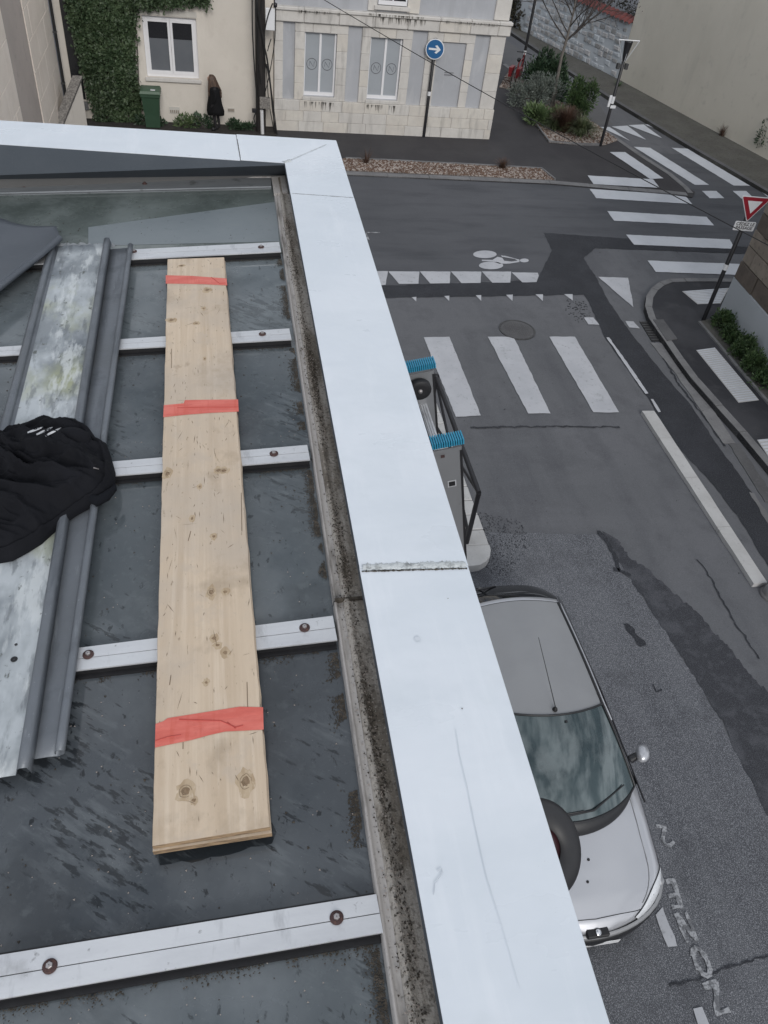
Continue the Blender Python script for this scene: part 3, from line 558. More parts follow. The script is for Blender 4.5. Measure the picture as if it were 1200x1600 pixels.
# tactile slabs with ribs
def tactile(q, ribs, label):
    t = thing('tactile_slab', label, 'paving slab', gp(*q[0], .12)); P = [gp(*p, .12) for p in q]
    MB().prism(P, .08, .121).build('slab_base', M['white_stone'], t)
    for k in range(ribs):
        a, b = (k + .15) / ribs, (k + .7) / ribs
        L0, L1 = P[0].lerp(P[3], a), P[0].lerp(P[3], b); R0, R1 = P[1].lerp(P[2], a), P[1].lerp(P[2], b)
        MB().prism([L0.lerp(R0, .03), L0.lerp(R0, .97), L1.lerp(R1, .97), L1.lerp(R1, .03)], .118, .127).build('rib', M['paint_new'], t)
tactile([(1088, 547), (1117, 543), (1186, 625), (1154, 629)], 26, 'white ribbed tactile slab on the pavement between kerb and hedge')
tactile([(1066, 455), (1139, 450), (1126, 474), (1090, 475)], 9, 'white ribbed tactile slab at the rounded pavement corner behind the give way post')
t = tactile([(1183, 687), (1215, 684), (1290, 790), (1255, 795)], 20, 'pink and white tactile slab at the right edge of the pavement')
# manhole, drain
mh = thing('manhole_cover', 'round iron manhole cover beside the second crosswalk bar', 'manhole cover', gp(808, 516))
c = gp(808, 516); r = (gp(836, 516) - gp(781, 516)).length / 2
MB().lathe((c.x, c.y, .002), (0, 0, 1), [(r, 0), (r, .016), (r * .9, .017), (r * .9, .013)], 36, False).build('rim', M['iron'], mh)
mb = MB().lathe((c.x, c.y, .002), (0, 0, 1), [(r * .89, .013), (.001, .013)], 36, False)
for i in range(-7, 8):
    for j in range(-7, 8):
        x, y = i * r * .115, j * r * .115
        if x * x + y * y < (r * .82) ** 2: mb.box(c.x + x - .014, c.x + x + .014, c.y + y - .014, c.y + y + .014, .012, .02)
mb.build('lid', M['concrete_dk'], mh)
dr = thing('storm_drain', 'dark slotted storm drain at the kerb below the rounded corner', 'drain', gp(1022, 520))
A = [gp(999, 503), gp(1014, 503), gp(1034, 534), gp(1018, 534)]
MB().prism(A, 0, .012).build('drain_frame', M['black'], dr)
for k in range(8):
    a, b = (k + .2) / 8, (k + .62) / 8
    MB().prism([A[0].lerp(A[3], a), A[1].lerp(A[2], a), A[1].lerp(A[2], b), A[0].lerp(A[3], b)], .01, .024).build('bar', M['iron'], dr)
B_ = [gp(1020, 500, .12), gp(1036, 500, .12), gp(1058, 530, .12), gp(1042, 533, .12)]
MB().prism(B_, .1, .135).build('drain_lid', M['concrete_dk'], dr)
# long low white kerb bars in the road
wb = thing('lane_divider', 'long low white kerb divider lying in the road beside the black trench', 'road divider', gp(1008, 650))
P = [gp(1001, 647), gp(1020, 647)]; Q_ = [gp(1175, 918), gp(1196, 916)]
d0 = [.0, .19, .44, .72, 1.0]
for k in range(4):
    a, b = d0[k], d0[k + 1] - .002
    q = [P[0].lerp(Q_[0], a), P[1].lerp(Q_[1], a), P[1].lerp(Q_[1], b), P[0].lerp(Q_[0], b)]
    mb = MB(); mb.prism(rag(q, .004, .2, k), 0, .075)
    c0 = sum((p for p in q), V((0, 0, 0))) / 4
    mb.build('divider_block', M['white_stone'], wb)
bo = thing('bollard_base', 'squat grey concrete bollard at the near end of the white lane divider', 'bollard', gp(1203, 928))
c = gp(1205, 930); MB().lathe((c.x, c.y, 0), (0, 0, 1), [(.13, 0), (.13, .10), (.10, .16), (.05, .19), (.001, .2)], 20).build('body', M['concrete'], bo)
MB().lathe((c.x, c.y, 0), (0, 0, 1), [(.17, 0), (.17, .03), (.13, .035)], 20).build('foot', M['concrete_dk'], bo)

# ================================================================== BUILDINGS
# ---- cream house with ivy
CY = 24.42
ch = thing('cream_house', 'cream rendered house with a two pane white window and ivy on its wall', 'house', (-1, CY, 0))
wx0, wx1, wz0, wz1 = -1.74, -.36, 1.2, 2.66
mb = MB(); hx0, hx1 = -3.9, 1.66
mb.box(hx0, wx0, CY, CY + .35, 0, 7); mb.box(wx1, hx1, CY, CY + .35, 0, 7); mb.box(wx0, wx1, CY, CY + .35, 0, wz0); mb.box(wx0, wx1, CY, CY + .35, wz1, 7)
mb.box(hx0, hx1, CY + .36, CY + 6, 0, 6.98)
mb.build('wall', M['cream'], ch)
wn = MB()
fy = CY + .10
for a in [(wx0, wx1, wz0, wz0 + .08), (wx0, wx1, wz1 - .08, wz1), (wx0, wx0 + .07, wz0 + .08, wz1 - .08), (wx1 - .07, wx1, wz0 + .08, wz1 - .08)]: wn.box(a[0], a[1], fy, fy + .07, a[2], a[3])
cx = (wx0 + wx1) / 2
wf = wn.build('window', M['white_frame'], ch)
for s in (0, 1):
    a, b = (wx0 + .07, cx - .004) if s == 0 else (cx + .004, wx1 - .07)
    m2 = MB()
    for q in [(a, b, wz0 + .08, wz0 + .15), (a, b, wz1 - .15, wz1 - .08), (a, a + .06, wz0 + .15, wz1 - .15), (b - .06, b, wz0 + .15, wz1 - .15)]: m2.box(q[0], q[1], fy - .015, fy + .05, q[2], q[3])
    m2.build('sash', M['white_frame'], wf)
    zc = wz0 + .15 + (wz1 - wz0 - .3) * .66
    MB().box(a + .06, b - .06, fy + .02, fy + .03, wz0 + .15, zc).build('frosted_pane', M['pane_grey'], wf)
    MB().box(a + .06, b - .06, fy + .025, fy + .035, zc + .002, wz1 - .15).build('pane', M['pane_dark'], wf)
MB().bbox(wx0 - .05, wx1 + .05, CY - .07, CY + .1, wz0 - .09, wz0 - .005, .01).build('window_sill', M['limestone3'], ch)
MB().box(wx0 - .12, wx1 + .02, CY - .015, CY - .001, wz1 + .02, wz1 + .16).build('lintel', M['joint'], ch)
for (px, py, s) in [(273, 174, .14), (361, 172, .1)]:
    p = yp(px, py, CY); t = MB(); t.box(p.x - s, p.x + s, CY - .02, CY - .001, p.z - .05, p.z + .06 if s < .12 else p.z + .12)
    g = t.build('air_vent', M['joint'], ch); t2 = MB()
    for k in range(5): t2.box(p.x - s * .85 + k * s * .36, p.x - s * .85 + k * s * .36 + .03, CY - .03, CY - .021, p.z - .03, p.z + .04)
    t2.build('vent_bars', M['brownstone'], g)
# narrow dark door slot and its sill
MB().box(-3.72, -3.42, CY - .012, CY - .003, .55, 2.92).build('door', M['pane_dark'], ch)
MB().bbox(-3.75, -3.38, CY - .09, CY - .002, .30, .5, .01).build('door_step', M['concrete'], ch)
tag(MB().box(-4, 1.7, 23.75, CY - .001, 0, .06).build('flower_bed', M['soil']), 'dark soil strip along the foot of the cream house', 'flower bed')

# ---- blue and stone house
BY = 24.3
bh = thing('stone_framed_house', 'blue grey house with pale stone frames, two blind windows and a stone plinth', 'house', (5, BY, 0))
def bx(X, y=430): return yp(380 + X * .3667, y * .3667, BY).x
x_l, x_r = 1.67, bx(1065, 470)
PZ, CZ = .86, 2.78
ops = [(bx(257, 405), bx(388, 410)), (bx(525, 428), bx(656, 430)), (bx(798, 455), bx(912, 458))]
sur = [(bx(216, 420), bx(432, 425)), (bx(488, 430), bx(693, 440)), (bx(752, 450), bx(945, 460))]
cornr = bx(1003, 468)
WB = [PZ + .10, PZ + .10, PZ + .02]; WT = [2.55, 2.53, 2.53]
# core wall with window openings
mb = MB(); yb0, yb1 = BY + .05, BY + .4
xs = [x_l + .02]
for (a, b) in ops: xs += [a, b]
xs.append(x_r - .02)
for i in range(0, len(xs) - 1):
    if i % 2 == 0: mb.box(xs[i], xs[i + 1], yb0, yb1, 0, 6.5)
    else:
        k = i // 2; mb.box(xs[i], xs[i + 1], yb0, yb1, 0, WB[k]); mb.box(xs[i], xs[i + 1], yb0, yb1, WT[k], 6.5)
mb.box(x_l + .02, x_r - .02, yb1 + .01, 32, 0, 6.5)
mb.build('wall', M['bluewall'], bh)
# limestone dressings as separate blocks
def block(x0, x1, z0, z1, y0=BY, b=.008, m=None, name='stone', dep=.2):
    g = .002; mm = m or R.choice(['limestone', 'limestone', 'limestone2', 'limestone3'])
    return MB().bbox(x0 + g, x1 - g, y0 + R.uniform(-.004, .004), y0 + dep, z0 + g, z1 - g, b).build(name, M[mm], bh)
MB().box(x_l, x_r, BY - .02, BY + .3, 0, PZ - .01).build('plinth', M['joint'], bh)
rows = [(0, .3), (.3, .58), (.58, PZ)]
for r_, (za, zb) in enumerate(rows):
    x = x_l - (.3 if r_ % 2 else 0)
    while x < x_r:
        wd = R.uniform(.5, .72); a, b = max(x, x_l), min(x + wd, x_r + .02)
        if b - a > .08: block(a, b, za, zb, BY - .06, .008, R.choice(['limestone2', 'limestone2', 'limestone']))
        x += wd
for k, (a, b) in enumerate(sur):
    oa, ob = ops[k]; n = 4
    for side in ((a, oa), (ob, b)):
        for j in range(n):
            z0 = PZ + (WT[k] - PZ) * j / n; block(side[0], side[1], z0, z0 + (WT[k] - PZ) / n)
    n = 3
    for j in range(n): block(a + (b - a) * j / n, a + (b - a) * (j + 1) / n, WT[k], CZ)
for a, b in ((x_l, bx(168, 413)), (cornr, x_r)):
    for j in range(4): block(a, b, PZ + (CZ - PZ) * j / 4, PZ + (CZ - PZ) * (j + 1) / 4, BY - .01)
x = x_l
while x < x_r + .05:
    wd = R.uniform(.75, 1.0); block(x, min(x + wd, x_r + .08), CZ, CZ + .27, BY - .08, .02); block(x, min(x + wd, x_r + .1), CZ + .27, CZ + .36, BY - .13, .015, 'limestone3'); x += wd
for k, (a, b) in enumerate(sur[:3]):
    if k == 1:
        for side in ((a + .1, ops[1][0] + .1), (ops[1][1] + .02, b + .1)):
            for j in range(3): block(side[0], side[1], 3.16 + j * .5, 3.66 + j * .5)
block(cornr, x_r, 3.15, 3.7); block(cornr, x_r, 3.7, 4.3)
MB().bbox(ops[1][0] + .02, ops[1][1] + .1, BY - .06, BY + .2, 3.2, 3.3, .01).build('window_sill', M['limestone3'], bh)
uw = MB().box(ops[1][0] + .12, ops[1][1], BY + .02, BY + .045, 3.32, 4.6).build('window', M['pane_dark'], bh)
t = MB()
for q in [(0, 1, 3.32, 3.42), (0, .05, 3.42, 4.6), (.95, 1, 3.42, 4.6), (.48, .53, 3.42, 4.6)]:
    a = ops[1][0] + .12; L = ops[1][1] - a; t.box(a + L * q[0], a + L * q[1], BY - .01, BY + .018, q[2], q[3])
t.build('window_frame', M['white_frame'], uw)
rs_ = random.Random(11); dr = MB()
for (xa, xb_, zt_, n_) in ((x_l + .6, x_l + 1.7, CZ + .30, 26), (sur[1][0] + .1, sur[1][1] + .2, CZ + .34, 44), (sur[1][0] + .2, sur[1][1] + .3, CZ + .26, 40), (sur[2][0], x_r - .3, CZ + .30, 30)):
    for j in range(n_):
        xx = rs_.uniform(xa, xb_); hh_ = rs_.uniform(.04, .2); ww = rs_.uniform(.006, .022); y_ = BY - .134 if zt_ > CZ + .28 else BY - .0865
        if zt_ > CZ + .28: hh_ = min(hh_, .07)
        dr.add([(xx - ww, y_, zt_), (xx + ww, y_, zt_), (xx + ww * .5, y_, zt_ - hh_ * .7), (xx, y_, zt_ - hh_)], [(0, 3, 2, 1)])
dr.build('stain', M['stain'], bh, kind='stuff')
# windows with grey blinds and drawn rings
for k in (0, 1):
    a, b = ops[k]; z0, z1 = WB[k], WT[k]; y0 = BY + .10
    t = MB(); 
    for q in [(a, b, z0, z0 + .09), (a, b, z1 - .03, z1), (a, a + .03, z0 + .09, z1 - .03), (b - .05, b, z0 + .09, z1 - .03), ((a + b) / 2 - .03, (a + b) / 2 + .03, z0 + .09, z1 - .03)]: t.box(q[0], q[1], y0, y0 + .05, q[2], q[3])
    w_ = t.build('window', M['white_frame'], bh)
    for s in (0, 1):
        p0, p1 = (a + .03, (a + b) / 2 - .03) if s == 0 else ((a + b) / 2 + .03, b - .05)
        MB().box(p0, p1, y0 + .03, y0 + .04, z0 + .09, z1 - .03).build('blind', M['shutter'], w_)
        cxx, cz = (p0 + p1) / 2, lerp(z0, z1, .5); rr_ = .14
        ring = MB().tube([(cxx + rr_ * math.cos(u * .3142), y0 + .026, cz + rr_ * math.sin(u * .3142)) for u in range(21)], .007, 5)
        ring.tube([(cxx - .07, y0 + .026, cz - .05), (cxx - .06, y0 + .026, cz + .07), (cxx + .05, y0 + .026, cz - .07), (cxx + .07, y0 + .026, cz + .06)], .006, 5)
        ring.build('ring_emblem', M['wire_ink'], w_)
    block(a - .04, b + .04, z0 - .1, z0 - .005, BY - .05, .01, 'limestone3', 'window_sill')
    # black run-off staining on the plinth under each sill
    rs_ = random.Random(k + 3); dr = MB()
    for j in range(26):
        xx = rs_.uniform(a, b); hh_ = rs_.uniform(.05, .3) * rs_.uniform(.5, 1); ww = rs_.uniform(.006, .02)
        dr.add([(xx - ww, BY - .0665, PZ - .02), (xx + ww, BY - .0665, PZ - .02), (xx + ww * .5, BY - .0665, PZ - .02 - hh_ * .7), (xx, BY - .0665, PZ - .02 - hh_)], [(0, 3, 2, 1)])
    dr.build('stain', M['stain'], bh, kind='stuff')
MB().box(ops[2][0], ops[2][1], BY + .07, BY + .09, WB[2], WT[2]).build('blind_panel', M['bluewall'], bh)
t = MB(); zc = lerp(WB[2], WT[2], .52)
for j in range(2):
    for i in range(9): t.box(ops[2][0] + .30 + i * .03, ops[2][0] + .322 + i * .03, BY + .066, BY + .069, zc - j * .06, zc + .03 - j * .06)
t.build('small_notice', M['wire_ink'], bh, kind='stuff')

# ---- left building with taupe pilasters (face along the street)
LX = -3.95
lb = thing('limestone_building', 'pale limestone building with taupe pilasters at the upper left edge', 'building', (LX, 20, 0))
MB().box(LX - 6, LX - .06, 10, 24.2, 0, 9).build('wall', M['joint'], lb)
def ly(px, py=90): return xp(px, py, LX).y
strips = [(ly(16), ly(50))]
yA, yB = strips[0]
MB().box(LX - .06, LX - .02, yA + .01, yB - .01, 0, 9).build('pilaster', M['taupe'], lb)
w2 = yB - yA; gap_ = 1.35 * w2
MB().box(LX - .06, LX - .02, yA - gap_ - w2, yA - gap_, 0, 9).build('pilaster', M['taupe'], lb)
def lstone(y0, y1, z0, z1):
    MB().bbox(LX - .05, LX + R.uniform(-.002, .003), y0 + .004, y1 - .004, z0 + .004, z1 - .004, .006).build('stone', M['warmstone'], lb)
for (a, b) in ((yB, 24.15), (yA - gap_, yA)):
    z = .3; k = 0
    while z < 6.2:
        hh = .62; L = b - a; n = max(1, round(L / 1.1)); off = 0 if k % 2 else .5 / n * L
        cuts = sorted(set([a, b] + [a + off + i * L / n for i in range(n) if a + .2 < a + off + i * L / n < b - .2]))
        for c0, c1 in zip(cuts, cuts[1:]): lstone(c0, c1, z, z + hh)
        z += hh; k += 1
dp = thing('drainpipe', 'thin black drainpipe down the corner of the limestone building', 'drainpipe', (LX + .06, 24.0, 0))
MB().tube([(LX + .06, 24.12, 0), (LX + .06, 24.12, 7)], .035, 8).build('pipe', M['cable'], dp)
for z in (1, 2.2, 3.4): MB().box(LX - .005, LX + .1, 24.07, 24.17, z, z + .04).build('bracket', M['iron'], dp)
# stair side wall with a lichen covered coping
p0, p1 = yp(121, 118, 23.6), yp(92, 192, 22.6)
st = thing('stair_parapet', 'sloping white stair wall with a lichen dark coping by the limestone building', 'stair wall', (p0.x, p0.y, 0))
t = MB(); A0 = V((p0.x, 23.6, p0.z)); A1 = yp(88, 200, 22.6)
t.slab([A0 + V((-.12, 0, 0)), A0 + V((.12, 0, 0)), A1 + V((.12, 0, 0)), A1 + V((-.12, 0, 0))], .09); t.build('coping', M['grey_box'], st)
t = MB(); t.add([(A0.x + .06, A0.y, 0), (A0.x + .06, A0.y, A0.z - .09), (A1.x + .06, A1.y, A1.z - .09), (A1.x + .06, A1.y, 0), (A0.x - .06, A0.y, 0), (A0.x - .06, A0.y, A0.z - .09), (A1.x - .06, A1.y, A1.z - .09), (A1.x - .06, A1.y, 0)],
      [(0, 3, 2, 1), (4, 5, 6, 7), (0, 1, 5, 4), (3, 7, 6, 2), (1, 2, 6, 5), (0, 4, 7, 3)]); t.build('side_wall', M['cream'], st)

# ---- big plain building at the upper right and the garden wall beside it
W1, W2, W3 = V((WL[2].x, WL[2].y, 0)), V((WL[3].x, WL[3].y, 0)), V((WL[4].x, WL[4].y, 0))
dW = (W2 - W1).normalized(); nW = V((-dW.y, dW.x, 0))
if nW.y < 0: nW = -nW
bw = thing('plain_rendered_building', 'tall windowless beige rendered building across the side street', 'building', W1)
far_c = W1 + dW * 16
MB().prism([W1, far_c, far_c + nW * 9, W1 + nW * 9], 0, 8.5).build('wall', M['bigwall'], bw)
gwl = thing('rubble_garden_wall', 'whitewashed rubble stone wall with red tile coping behind the bare tree', 'wall', W1)
W0 = V((WL[0].x, WL[0].y, 0)); Wm = V((WL[1].x, WL[1].y, 0))
dG = (W1 - Wm).normalized(); G0 = W1 - dG * 24
nG = V((-dG.y, dG.x, 0)); 
if nG.y < 0: nG = -nG
ptop = None
best = 9
d_ = ray(993, 36)
for i in range(400):
    z = i * .02; q = proj = None
# height of the coping where it meets the big building
tt = ((W1 - V((0, 0, 0))).dot(nG)) / d_.dot(nG); GH = max(1.6, min(3.4, H + d_.z * tt))
MB().prism([G0, W1 - dG * .02, W1 - dG * .02 + nG * .35, G0 + nG * .35], 0, GH - .05).build('wall_core', M['plinth'], gwl)
cnt = 0
for row in range(int(GH / .215)):
    z = .12 + row * .21; s = 0.02 + R.uniform(0, .3)
    while s < 6.2 and cnt < 295:
        L = R.uniform(.2, .42); hh = R.uniform(.12, .2)
        if R.random() < .82:
            a = W1 - dG * s; b = W1 - dG * (s + L - .05); pr = R.uniform(.012, .04)
            z0 = z + R.uniform(-.02, .02)
            q = [(a, z0), (b, z0 + R.uniform(-.02, .03)), (b, z0 + hh + R.uniform(-.04, .02)), (a, z0 + hh)]
            vs = [p + V((0, 0, zz)) for p, zz in q]; c = sum(vs, V((0, 0, 0))) / 4
            fr = [c + (v - c) * .72 - nG * pr for v in vs]
            MB().add(vs + fr, [(4, 5, 6, 7), (0, 1, 5, 4), (1, 2, 6, 5), (2, 3, 7, 6), (3, 0, 4, 7)]).build('stone', M[R.choice(['rubble', 'rubble', 'plinth', 'rubble2'])], gwl); cnt += 1
        s += L
for k in range(60):
    s = .02 + k * .26; a = W1 - dG * s; 
    for jj in (0,):
        c0 = a - dG * .12 + nG * .18
        prof = [c0 + dG * (.12 * math.cos(u)) + V((0, 0, GH + .02 + .06 * math.sin(u))) for u in [math.pi * i / 5 for i in range(6)]]
        MB().grid([[p - nG * .34 - V((0, 0, .1)) for p in prof], [p + nG * .0 + V((0, 0, .07)) for p in prof], [p + nG * .3 - V((0, 0, .1)) for p in prof]]).build('tile', M['tile'], gwl)

# ---- brown stone corner building with the pale plinth, right edge
C0 = gp(1125, 487, .12); C1 = gp(1215, 600, .12); dB = (C1 - C0).normalized(); dB.z = 0
nB = V((dB.y, -dB.x, 0))
if nB.x < 0: nB = -nB
C0 = V((C0.x, C0.y, 0))
sb = thing('brown_stone_building', 'brown sandstone building with a pale blue plinth at the right edge', 'building', C0)
d_ = ray(1152, 437); PH = H + d_.z * (C0.dot(nB) / d_.dot(nB)); PH = max(.7, min(1.6, PH))
far_ = C0 + dB * 9
MB().prism([C0 - nB * .03, far_ - nB * .03, far_ + nB * 6, C0 + nB * 6 - dB * .03], 0, PH).build('plinth', M['plinth'], sb)
MB().prism([C0 + nB * .02 + dB * .02, far_ + nB * .02, far_ + nB * 6, C0 + nB * 6 + dB * .02], PH - .01, 5.5).build('wall', M['brownstone2'], sb)
z = PH; k = 0
while z < 5.3:
    hh = R.choice([.34, .42, .38]); s = 0; first = True
    while s < 4.5:
        L = R.uniform(.45, .95) if not (first and k % 2) else .35; first = False
        a = C0 + dB * (s + .012); b = C0 + dB * (s + L - .012); pr = R.uniform(.0, .03)
        c = [a + nB * .06, b + nB * .06, b - nB * pr, a - nB * pr]
        MB().prism(c, z + .012, z + hh - .012).build('stone', M[R.choice(['brownstone', 'brownstone', 'brownstone2'])], sb); s += L
    s = .1
    while s < 3:
        L = R.uniform(.5, .9); a = C0 - dB * .0 + nB * (s + .012); b = C0 + nB * (s + L - .012); pr = R.uniform(0, .02)
        MB().prism([a + dB * .03, b + dB * .03, b - dB * pr, a - dB * pr], z + .012, z + hh - .012).build('stone', M['brownstone'], sb); s += L
    z += hh; k += 1

# ================================================================== PLANTS
def rv(rr): 
    while True:
        v = V((rr.uniform(-1, 1), rr.uniform(-1, 1), rr.uniform(-1, 1)))
        if .05 < v.length < 1: return v
def leaf(mb, p, d, s, wd=.5, rr=R):
    d = d.normalized(); a = d.cross(V((rr.uniform(-1, 1), rr.uniform(-1, 1), rr.uniform(-1, 1)))).normalized() * s * wd * .5
    n = d.cross(a).normalized() * s * .12
    mb.add([p, p + d * s * .45 + a - n, p + d * s, p + d * s * .45 - a - n], [(0, 1, 2), (0, 2, 3)])
def bush(name, label, cat, c, rx, ry, hz, n, ls, m, seed, lw=.55, clumps=14, group=None, stems=8, sm='twig'):
    rr = random.Random(seed); t = thing(name, label, cat, (c.x, c.y, FP), group); mb = MB(); cl = []
    for k in range(clumps):
        a = rr.uniform(0, 6.283); q = rr.uniform(0, 1) ** .5
        cl.append((V((c.x + rx * q * math.cos(a) * .75, c.y + ry * q * math.sin(a) * .75, FP + hz * rr.uniform(.25, .85) * (1 - .35 * q))), rr.uniform(.22, .42)))
    for i in range(n):
        cc, r_ = cl[i % clumps]; v = rv(rr).normalized() * rr.uniform(.5, 1.0)
        p = cc + V((v.x * r_ * rx * 1.3, v.y * r_ * ry * 1.3, v.z * r_ * hz))
        if p.z < FP + .02: p.z = FP + rr.uniform(.02, .1)
        leaf(mb, p, v + V((0, 0, .4)), ls * rr.uniform(.6, 1.3), lw, rr)
    mb.build('foliage', M[m], t, kind='stuff'); sb_ = MB()
    for k in range(stems):
        cc = cl[k % clumps][0]; sb_.tube([(c.x + rr.uniform(-.05, .05), c.y + rr.uniform(-.05, .05), FP), V((c.x, c.y, FP)).lerp(cc, .5) + V((0, 0, .03)), cc], [.02, .014, .007], 5)
    sb_.build('stems', M[sm], t); return t
def tuft(name, label, cat, c, r_, h, n, m, seed, droop=.6, wd=.012):
    rr = random.Random(seed); t = thing(name, label, cat, (c.x, c.y, FP)); mb = MB()
    for i in range(n):
        a = rr.uniform(0, 6.283); q = rr.uniform(.15, 1) * r_; hh = h * rr.uniform(.6, 1.1); b = V((c.x + math.cos(a) * .07 * rr.random(), c.y + math.sin(a) * .07 * rr.random(), FP))
        sd_ = V((-math.sin(a), math.cos(a), 0)) * wd; P = []
        for s in range(5):
            u = s / 4; P.append(b + V((math.cos(a) * q * u ** 1.4, math.sin(a) * q * u ** 1.4, hh * (u - droop * u * u * u * q / r_ * .8))))
        mb.grid([[p - sd_ * (1 - .8 * s / 4), p + sd_ * (1 - .8 * s / 4)] for s, p in enumerate(P)])
    mb.build('blades', M[m], t, kind='stuff'); return t
# corner bed: dark laurel, grey lavender, olive spurge, russet grass, strap-leaf tuft
def g(px, py): return gp(px, py, FP)
bush('laurel_shrub', 'tall dark green shrub behind the grey-green one, beside the bicycle', 'shrub', g(838, 148), .70, .56, 1.4, 3800, .12, 'shrub', 31, .5, 16)
bush('laurel_shrub', 'dark green shrub directly behind the trunk of the young tree', 'shrub', g(862, 152), .52, .52, 1.3, 2800, .12, 'shrub', 36, .5, 12)
bush('lavender_shrub', 'grey-green feathery shrub at the left of the corner bed', 'shrub', g(830, 168), .82, .5, 1.15, 3800, .10, 'lavender', 32, .28, 16)
bush('cherry_laurel', 'low broad-leaved green shrub at the foot of the young tree', 'shrub', g(848, 192), .75, .5, .6, 1600, .15, 'euph', 33, .4, 12)
bush('spurge', 'bushy olive green plant with rounded shoots in the corner bed', 'shrub', g(900, 188), .52, .48, 1.4, 3600, .10, 'hedge', 34, .4, 11)
tuft('russet_grass', 'dry russet stemmed grass between the green shrubs of the corner bed', 'grass clump', g(880, 208), .65, .85, 900, 'redgrass', 35, .4, .009)
tuft('strap_leaf_plant', 'yellow-green strap-leaved tuft at the near end of the corner bed', 'plant', g(905, 214), .75, .75, 520, 'grassb', 37, .9, .016)
tuft('strap_leaf_plant', 'smaller pale strap-leaved tuft below the young tree', 'plant', g(865, 205), .5, .45, 220, 'grassb', 38, .9, .014)
tuft('dry_grass_tuft', 'dry grass tuft at the right end of the gravel strip', 'grass clump', g(785, 264), .3, .34, 120, 'redgrass', 39, .5, .009)
tuft('dry_grass_tuft', 'sparse dry grass tuft in the gravel strip near the roof corner', 'grass clump', g(572, 256), .3, .45, 70, 'redgrass', 40, .4, .006)
tuft('weed', 'small weed rooted at the foot of the plain building wall', 'weed', gp(965, 134, .1), .25, .3, 60, 'hedge', 41, .6, .012)
tuft('weed', 'taller weed standing at the plain wall further along the verge', 'weed', gp(1127, 212, .1), .25, .5, 70, 'redgrass', 42, .4, .008)
bush('dark_bush', 'dark bush growing against the plain wall at the right edge', 'bush', gp(1194, 238, .1), .5, .45, 1.3, 1500, .1, 'shrub', 43, .4, 9)
for k, (px, py, r_, hz, lb_, mt) in enumerate([(292, 203, .3, .45, 'yellowish leafy plant between the bin and the person', 'euph'), (318, 203, .34, .4, 'dark low plant beside the person', 'shrub'), (362, 206, .3, .3, 'dark low plant right of the person', 'shrub'), (385, 206, .25, .25, 'tiny dark plant near the utility pole', 'shrub'), (235, 200, .4, .3, 'small dark plant at the foot of the ivy', 'shrub')]):
    c = yp(px, py, 24.08); c.z = 0; bush('garden_plant', lb_, 'plant', c, r_, .12, hz, 420, .09, mt, 50 + k, .4, 7)
# clipped hedge balls by the brown building
HP = [(1128, 512, .26), (1143, 533, .27), (1158, 556, .27), (1174, 580, .25), (1193, 605, .27)]
HL = ['farthest box shrub of the hedge, next to the give way post', 'second box shrub from the give way post in the hedge', 'middle box shrub of the hedge by the pale plinth', 'second nearest box shrub of the hedge by the pale plinth', 'nearest box shrub of the hedge at the right edge']
for k, (px, py, r_) in enumerate(HP):
    c = gp(px, py, .12); bush('box_shrub', HL[k], 'shrub', c, r_, r_ * 1.05, .52, 1500, .06, 'hedge', 60 + k, .55, 14, 'box shrubs along the brown building')
bed = [gp(1094, 503, .12), gp(1110, 498, .12), gp(1240, 640, .12), gp(1226, 658, .12)]
tag(MB().prism(bed, .1, .135).build('flower_bed', M['verge']), 'narrow weedy bed under the row of box shrubs', 'flower bed')
kb = thing('edging', 'thin stone edging between pavement and the box shrub bed', 'edging'); kerb_run(along([bed[0], bed[3]], .8), kb, .06, .15, -1, 'concrete')
# thicket above the garden wall
t = thing('thicket', 'brown leafless thicket rising behind the red tile coping', 'hedge', (W1.x - 3, W1.y + 3, 0)); mb = MB(); rr = random.Random(70)
for i in range(7000):
    s = rr.uniform(-.2, 15); dp_ = rr.uniform(.7, 2.6); p = W1 - dG * s + nG * dp_ + V((0, 0, rr.uniform(.6, GH + 1.3 + .5 * math.sin(s * 1.7))))
    leaf(mb, p, rv(rr) + V((0, 0, .3)), rr.uniform(.08, .2), .35, rr)
mb.build('foliage', M['thicket'], t, kind='stuff')
bush('ivy_bush', 'dark ivy bush at the far end of the garden wall beside the house corner', 'bush', gp(803, 42, .1), .6, .6, 1.6, 1500, .14, 'thicket', 71, .5, 9)

# ivy on the cream house
iv = thing('ivy', 'dark green ivy climbing the cream house left of the window', 'ivy', (-2.6, CY - .02, 0)); mb = MB(); rr = random.Random(80)
IVP = [(100, -60), (330, -60), (326, 6), (300, 3), (262, 8), (216, 12), (211, 60), (212, 110), (221, 150), (220, 185), (206, 200), (172, 200), (150, 190), (148, 165), (140, 150), (128, 100), (115, 50), (104, 10)]
IW = [yp(x, y, CY) for x, y in IVP]; IX = [(p.x, p.z) for p in IW]
def inpoly(x, y, P):
    c = False; j = len(P) - 1
    for i in range(len(P)):
        if (P[i][1] > y) != (P[j][1] > y) and x < (P[j][0] - P[i][0]) * (y - P[i][1]) / (P[j][1] - P[i][1]) + P[i][0]: c = not c
        j = i
    return c
x0 = min(p[0] for p in IX); x1 = max(p[0] for p in IX)
for i in range(26000):
    x = rr.uniform(x0 - .05, x1 + .05); z = rr.uniform(0, 3.9)
    jx = x + rr.gauss(0, .05); jz = z + rr.gauss(0, .05)
    if not inpoly(jx, jz, IX): continue
    dpth = .05 + .14 * (noise.noise(V((x * 1.7, z * 1.7, 0))) + .5) + rr.uniform(0, .09)
    leaf(mb, V((x, CY - max(.02, dpth), z)), V((rr.uniform(-.7, .7), rr.uniform(-.9, -.2), -.5 + rr.uniform(-.5, .5))), rr.uniform(.06, .11), .9, rr)
